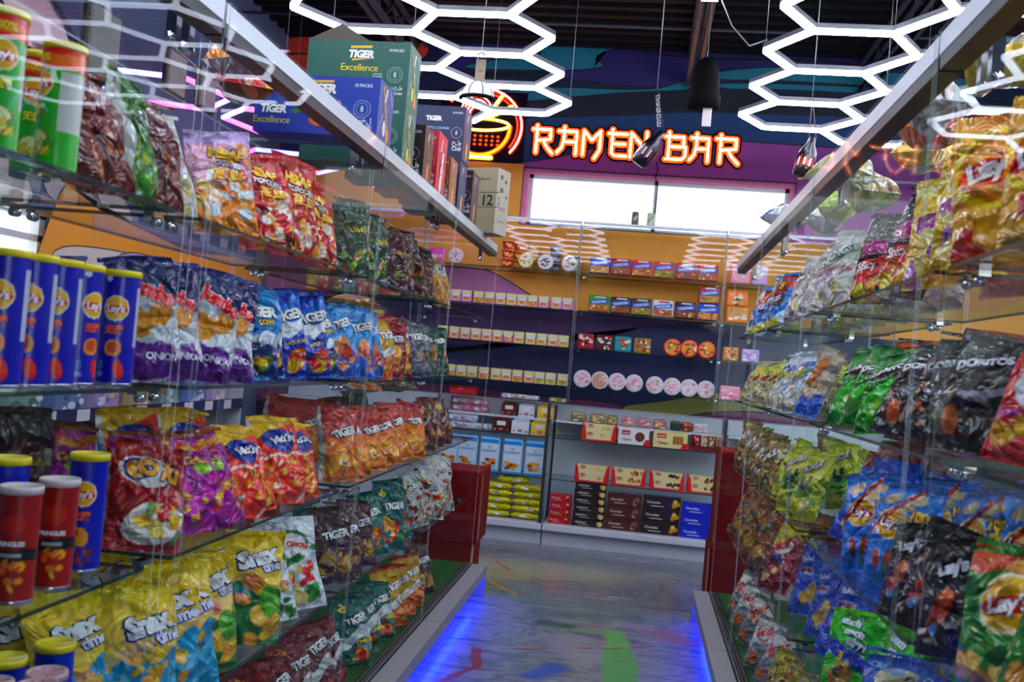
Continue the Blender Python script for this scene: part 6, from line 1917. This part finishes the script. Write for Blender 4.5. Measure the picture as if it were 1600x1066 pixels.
def plain(col, side, w, d, h, word, wc, sword, swc, fruit, extra=None):
    def fr(T, B, E):
        T('10 PACKS', w * .36, h * .88, w * .18, 'e8e6e2')
        T('TIGER', -.02, h * .76, w * .3, 'f0f0ee', bold=.05, outline='14141a')
        T(word, 0, h * .58, w * .46, wc)
        for r, c in ((.03, 'b8b4b0'), (.028, col)):
            LAY[0] += .0002
            E(w * .36, h * .5, r, r, c)
        LAY[0] += .0002
        E(w * .36, h * .5, .006, .013, 'b8b4b0')
        LAY[0] = .0004
        T('حلو', w * .38, h * .3, .05, 'e8e6e2')
        T('Chili', w * .38, h * .2, .05, 'e8e6e2')

    def sd(S, O):
        S('TIGER', -d * .1, h * .84, d * .3, 'f0f0ee', 62, bold=.05)
        S(sword, 0, h * .56, d * .8, swc, -62)
        S('10 PACKS', d * .3, h * .86, d * .3, 'd8dae0', -40)
        O(0, h * .22, .024, .05, fruit)
    return carton(w, d, h, col, side, fr, sd)


tag(place(plain('2a1719', '4a2f30', .36, .17, .265, 'Excellence', 'b89a50', 'Excellence', 'c89a40', 'd07a30'), (-1.22, 4.29, ZT)), 'dark brown carton between the green cartons and the red one', 'carton', 'cartons on the cabinet top')
o = place(plain('b02a38', 'c83c4a', .30, .2, .31, 'TIGER', 'ffffff', 'Tortilla', 'f4ece8', 'f0e8e4'), (-1.19, 4.58, ZT))
tag(o, 'bright red carton standing between the dark brown and tan ones', 'carton', 'cartons on the cabinet top')
q = MB()
q.text('TIGER', (.1518, 0, .17), (0, .25, 1), (0, -1, .25), .13, 'card', lin('ffffff'), .06, .0008, lin('7a1420'))
q.text('TIGER', (-.02, -.1015, .2), (1, 0, 0), (0, 0, 1), .16, 'card', lin('ffffff'), .06, .0008, lin('7a1420'))
q.build('lettering', o)
tag(place(plain('7a4a34', '9a6a4c', .26, .17, .25, 'Excellence', 'e0c070', 'Excellence', 'e0b04a', 'e0a070'), (-1.165, 4.86, ZT)), 'tan brown carton beside the bright red one', 'carton', 'cartons on the cabinet top')
nv_ = plain('131a44', '2f2f5a', .30, .2, .285, 'KETTLE COOKED', 'a8c4dc', 'KETTLE COOKED', '7ab0e0', 'e0b03a')
tag(place(nv_, (-1.185, 5.11, ZT)), 'navy kettle chip carton, lower of two near the beige one', 'carton', 'cartons on the cabinet top')
tag(place(nv_, (-1.18, 5.11, ZT + .2855)), 'navy kettle chip carton standing on top of another', 'carton', 'cartons on the cabinet top')
tag(place(plain('3a1a20', '4c3a44', .26, .2, .29, 'KETTLE COOKED', 'c8a8a0', 'KETTLE COOKED', 'c8a0b0', 'd8a03a'), (-1.145, 5.4, ZT)), 'dark maroon carton between the navy and beige ones', 'carton', 'cartons on the cabinet top')


def beige_front(T, B, E):
    T('12', .065, .2, .07, '22221c', bold=.02)
    B(-.14, .14, .245, .249, '3a3a30')
    B(-.14, .14, .155, .159, '3a3a30')
    T('Handle with care', 0, .33, .14, '4a4a3e')


def beige_side(S, O):
    for y, z, r in ((-.03, .35, .018), (.03, .33, .016), (-.02, .27, .02), (.05, .24, .012)):
        O(y, z, r, r * .8, '6a5a3a')
        O(y + .01, z - .006, r * .6, r * .5, 'a89a78')
    S('CRACK', 0, .16, .1, 'b06a9a')
    S('fragile goods', .0, .08, .1, '9a8a78')
    S('2', -.05, .2, .03, '5a5a50')


tag(place(carton(.24, .17, .40, '9c9478', 'bdb7a4', beige_front, beige_side), (-1.03, 5.83, ZT), rz=R(-18)), 'beige carton marked 12 at the far end of the cabinet top', 'carton', 'cartons on the cabinet top')

# cap with hang tag
cap = empty('sun_visor', (-1.08, 5.55, 3.10))
q = MB()
vs, fs = [], []
for i in range(13):
    for j in range(21):
        t, a = i / 12 * math.pi / 2, j / 20 * math.pi
        vs.append((.1 * math.cos(a) * math.cos(t * .96), -.085 * math.sin(a) * math.cos(t * .96) * .9 - .0, .1 * math.sin(t)))
for i in range(12):
    for j in range(20):
        fs.append((i * 21 + j, i * 21 + j + 1, i * 21 + j + 22, i * 21 + j + 21))
q.add(vs, fs, 'white_wall', smooth=True)
q.build('crown_shell', cap)
q = MB()
q.tube([(.1 * math.cos(a), -.078 * math.sin(a), -.002) for a in [i * math.pi / 16 for i in range(17)]], .012, 'black', 8)
for a in (.4, 1.1, 2.0, 2.7):
    q.tube([(.1 * math.cos(a) * math.cos(t), -.08 * math.sin(a) * math.cos(t), .101 * math.sin(t) + .001) for t in [i * .11 for i in range(12)]], .002, 'black', 5)
q.build('dark_band', cap)
q = MB()
q.box((-.03, .02, .1), (.03, .022, .24), 'board')
q.text('CAP', (0, .0195, .17), (1, 0, 0), (0, 0, 1), .03, 'dark_metal', (0, 0, 0))
q.tube([(-.02, .021, .24), (-.022, .021, .27), (0, .021, .283), (.022, .021, .265)], .006, 'board', 8)
q.build('hang_tag', cap)
q = MB()
q.tube([(0, .021, .283), (0, .021, ZC - 3.10 - .002)], .0018, 'alu', 5)
q.build('string', cap)
tag(cap, 'white and black cap on a card hang tag hung behind the navy cartons', 'cap')

# black beanie with a pale tag under the joist
hat = empty('hanging_beanie', (.235, 5.5, 3.2))
q = MB()
q.lathe([(.062, -.10), (.082, -.105), (.09, -.07), (.088, -.03), (.082, 0), (.083, .06), (.072, .12), (.05, .16), (.02, .18), (0, .184)], 'black', 28)
q.build('knit_crown', hat)
q = MB()
q.lathe([(.084, -.108), (.094, -.104), (.095, -.04), (.088, -.034)], 'black', 28)
q.build('folded_brim', hat)
q = MB()
q.bevbox((-.0, -.02, -.215), (.05, -.012, -.08), .0035, 'plastic', lin('ecdcd8'))
q.build('pale_tag', hat)
q = MB()
q.tube([(0, 0, .18), (.004, 0, .22), (0, 0, ZC - 3.2 - .002)], .0025, 'alu', 5)
q.build('hook_wire', hat)
tag(hat, 'black knit beanie with a pale hang tag under the middle joist', 'hat')

for (x, y, z, cols, lab, rot) in ((-.03, 5.5, 2.87, ('1a0f16', '6a1a2a', 'd8d0d4'), 'dark bottle shaped pouch on a lettered strap hanging before the neon letters', 32), (.834, 5.5, 2.87, ('1a1418', 'b0182a', 'e8e4e6'), 'red, white and black pouch hanging by the honeycomb light end', 12)):
    hb = empty('hanging_pouch', (x, y, z))
    M_ = Matrix.Rotation(R(rot), 4, 'Y')
    q = MB()
    q.lathe([(.0, -.14), (.04, -.138), (.052, -.125), (.054, -.03), (.045, .01), (.024, .05), (.018, .09), (0, .095)], 'gloss_card', 20, lin(cols[0]), M=M_)
    q.build('body', hb)
    q = MB()
    for k in range(10):
        a = -2.6 + .2 * k
        q.add([M_ @ Vector((.0552 * math.cos(a + s), .0552 * math.sin(a + s), -.1 + zz + .012 * (k % 3))) for s, zz in ((-.1, 0), (.1, 0), (.1, .05), (-.1, .05))], [(0, 1, 2, 3)], 'gloss_card', lin(cols[1 + (k % 3 == 1)]))
    q.build('printed_band', hb)
    q = MB()
    p0 = M_ @ Vector((-.02, 0, .09))
    p1 = M_ @ Vector((.02, 0, .09))
    for pp, dx in ((p0, -.03 if rot > 20 else -.01), (p1, .012)):
        a, b2 = pp, Vector((0, 0, .32))
        q.box((-.007, -.001, 0), (.007, .001, (b2 - a).length), 'dark_metal', M=Matrix.Translation(a) @ (b2 - a).to_track_quat('Z', 'Y').to_matrix().to_4x4())
    q.tube([(0, 0, .32), (0, 0, ZC - z - .002)], .002, 'alu', 5)
    o = q.build('strap', hb)
    if rot > 20:
        d_ = (Vector((0, 0, .32)) - p0)
        q = MB()
        q.text('PSYCHENBALL', p0 + d_ * .48 + Vector((0, -.0015, 0)), d_, (-d_.z, 0, d_.x), .19, 'gloss_card', lin('f0f0f2'), .03)
        q.build('lettering', o)
    tag(hb, lab, 'pouch', 'hanging pouches')
# pale plastic shopping bag hung by the left wall, seen through the glass
o = empty('hanging_bag', (-2.55, 4.0, 2.86))
q = MB()
q.bevbox((-.0, -.13, -.2), (.05, .13, .14), .02, 'card', lin('2a2820'))
q.build('body', o)
q = MB()
for yy in (-.04, .04):
    q.tube([(.025, yy, .14), (.025, yy * .6, .3), (.025, 0, ZC - 2.86 - .002)], .003, 'alu', 6)
q.build('hanger', o)
tag(o, 'pale khaki cloth bag hanging behind the tube shelf', 'bag')
for k, (y, z, c) in enumerate(((4.6, 2.9, '381012'), (4.95, 2.92, '2e1214'))):
    o = empty('hanging_bag', (-2.5, y, z))
    q = MB()
    q.bevbox((0, -.1, -.13), (.04, .1, .1), .015, 'card', lin(c))
    q.build('body', o)
    q = MB()
    q.tube([(.02, 0, .1), (.02, 0, ZC - z - .002)], .003, 'alu', 6)
    q.build('hanger', o)
    tag(o, 'dull red cloth bag hanging behind the popcorn cabinet, %s from the window' % ORD[k], 'bag', 'dull red hanging bags')
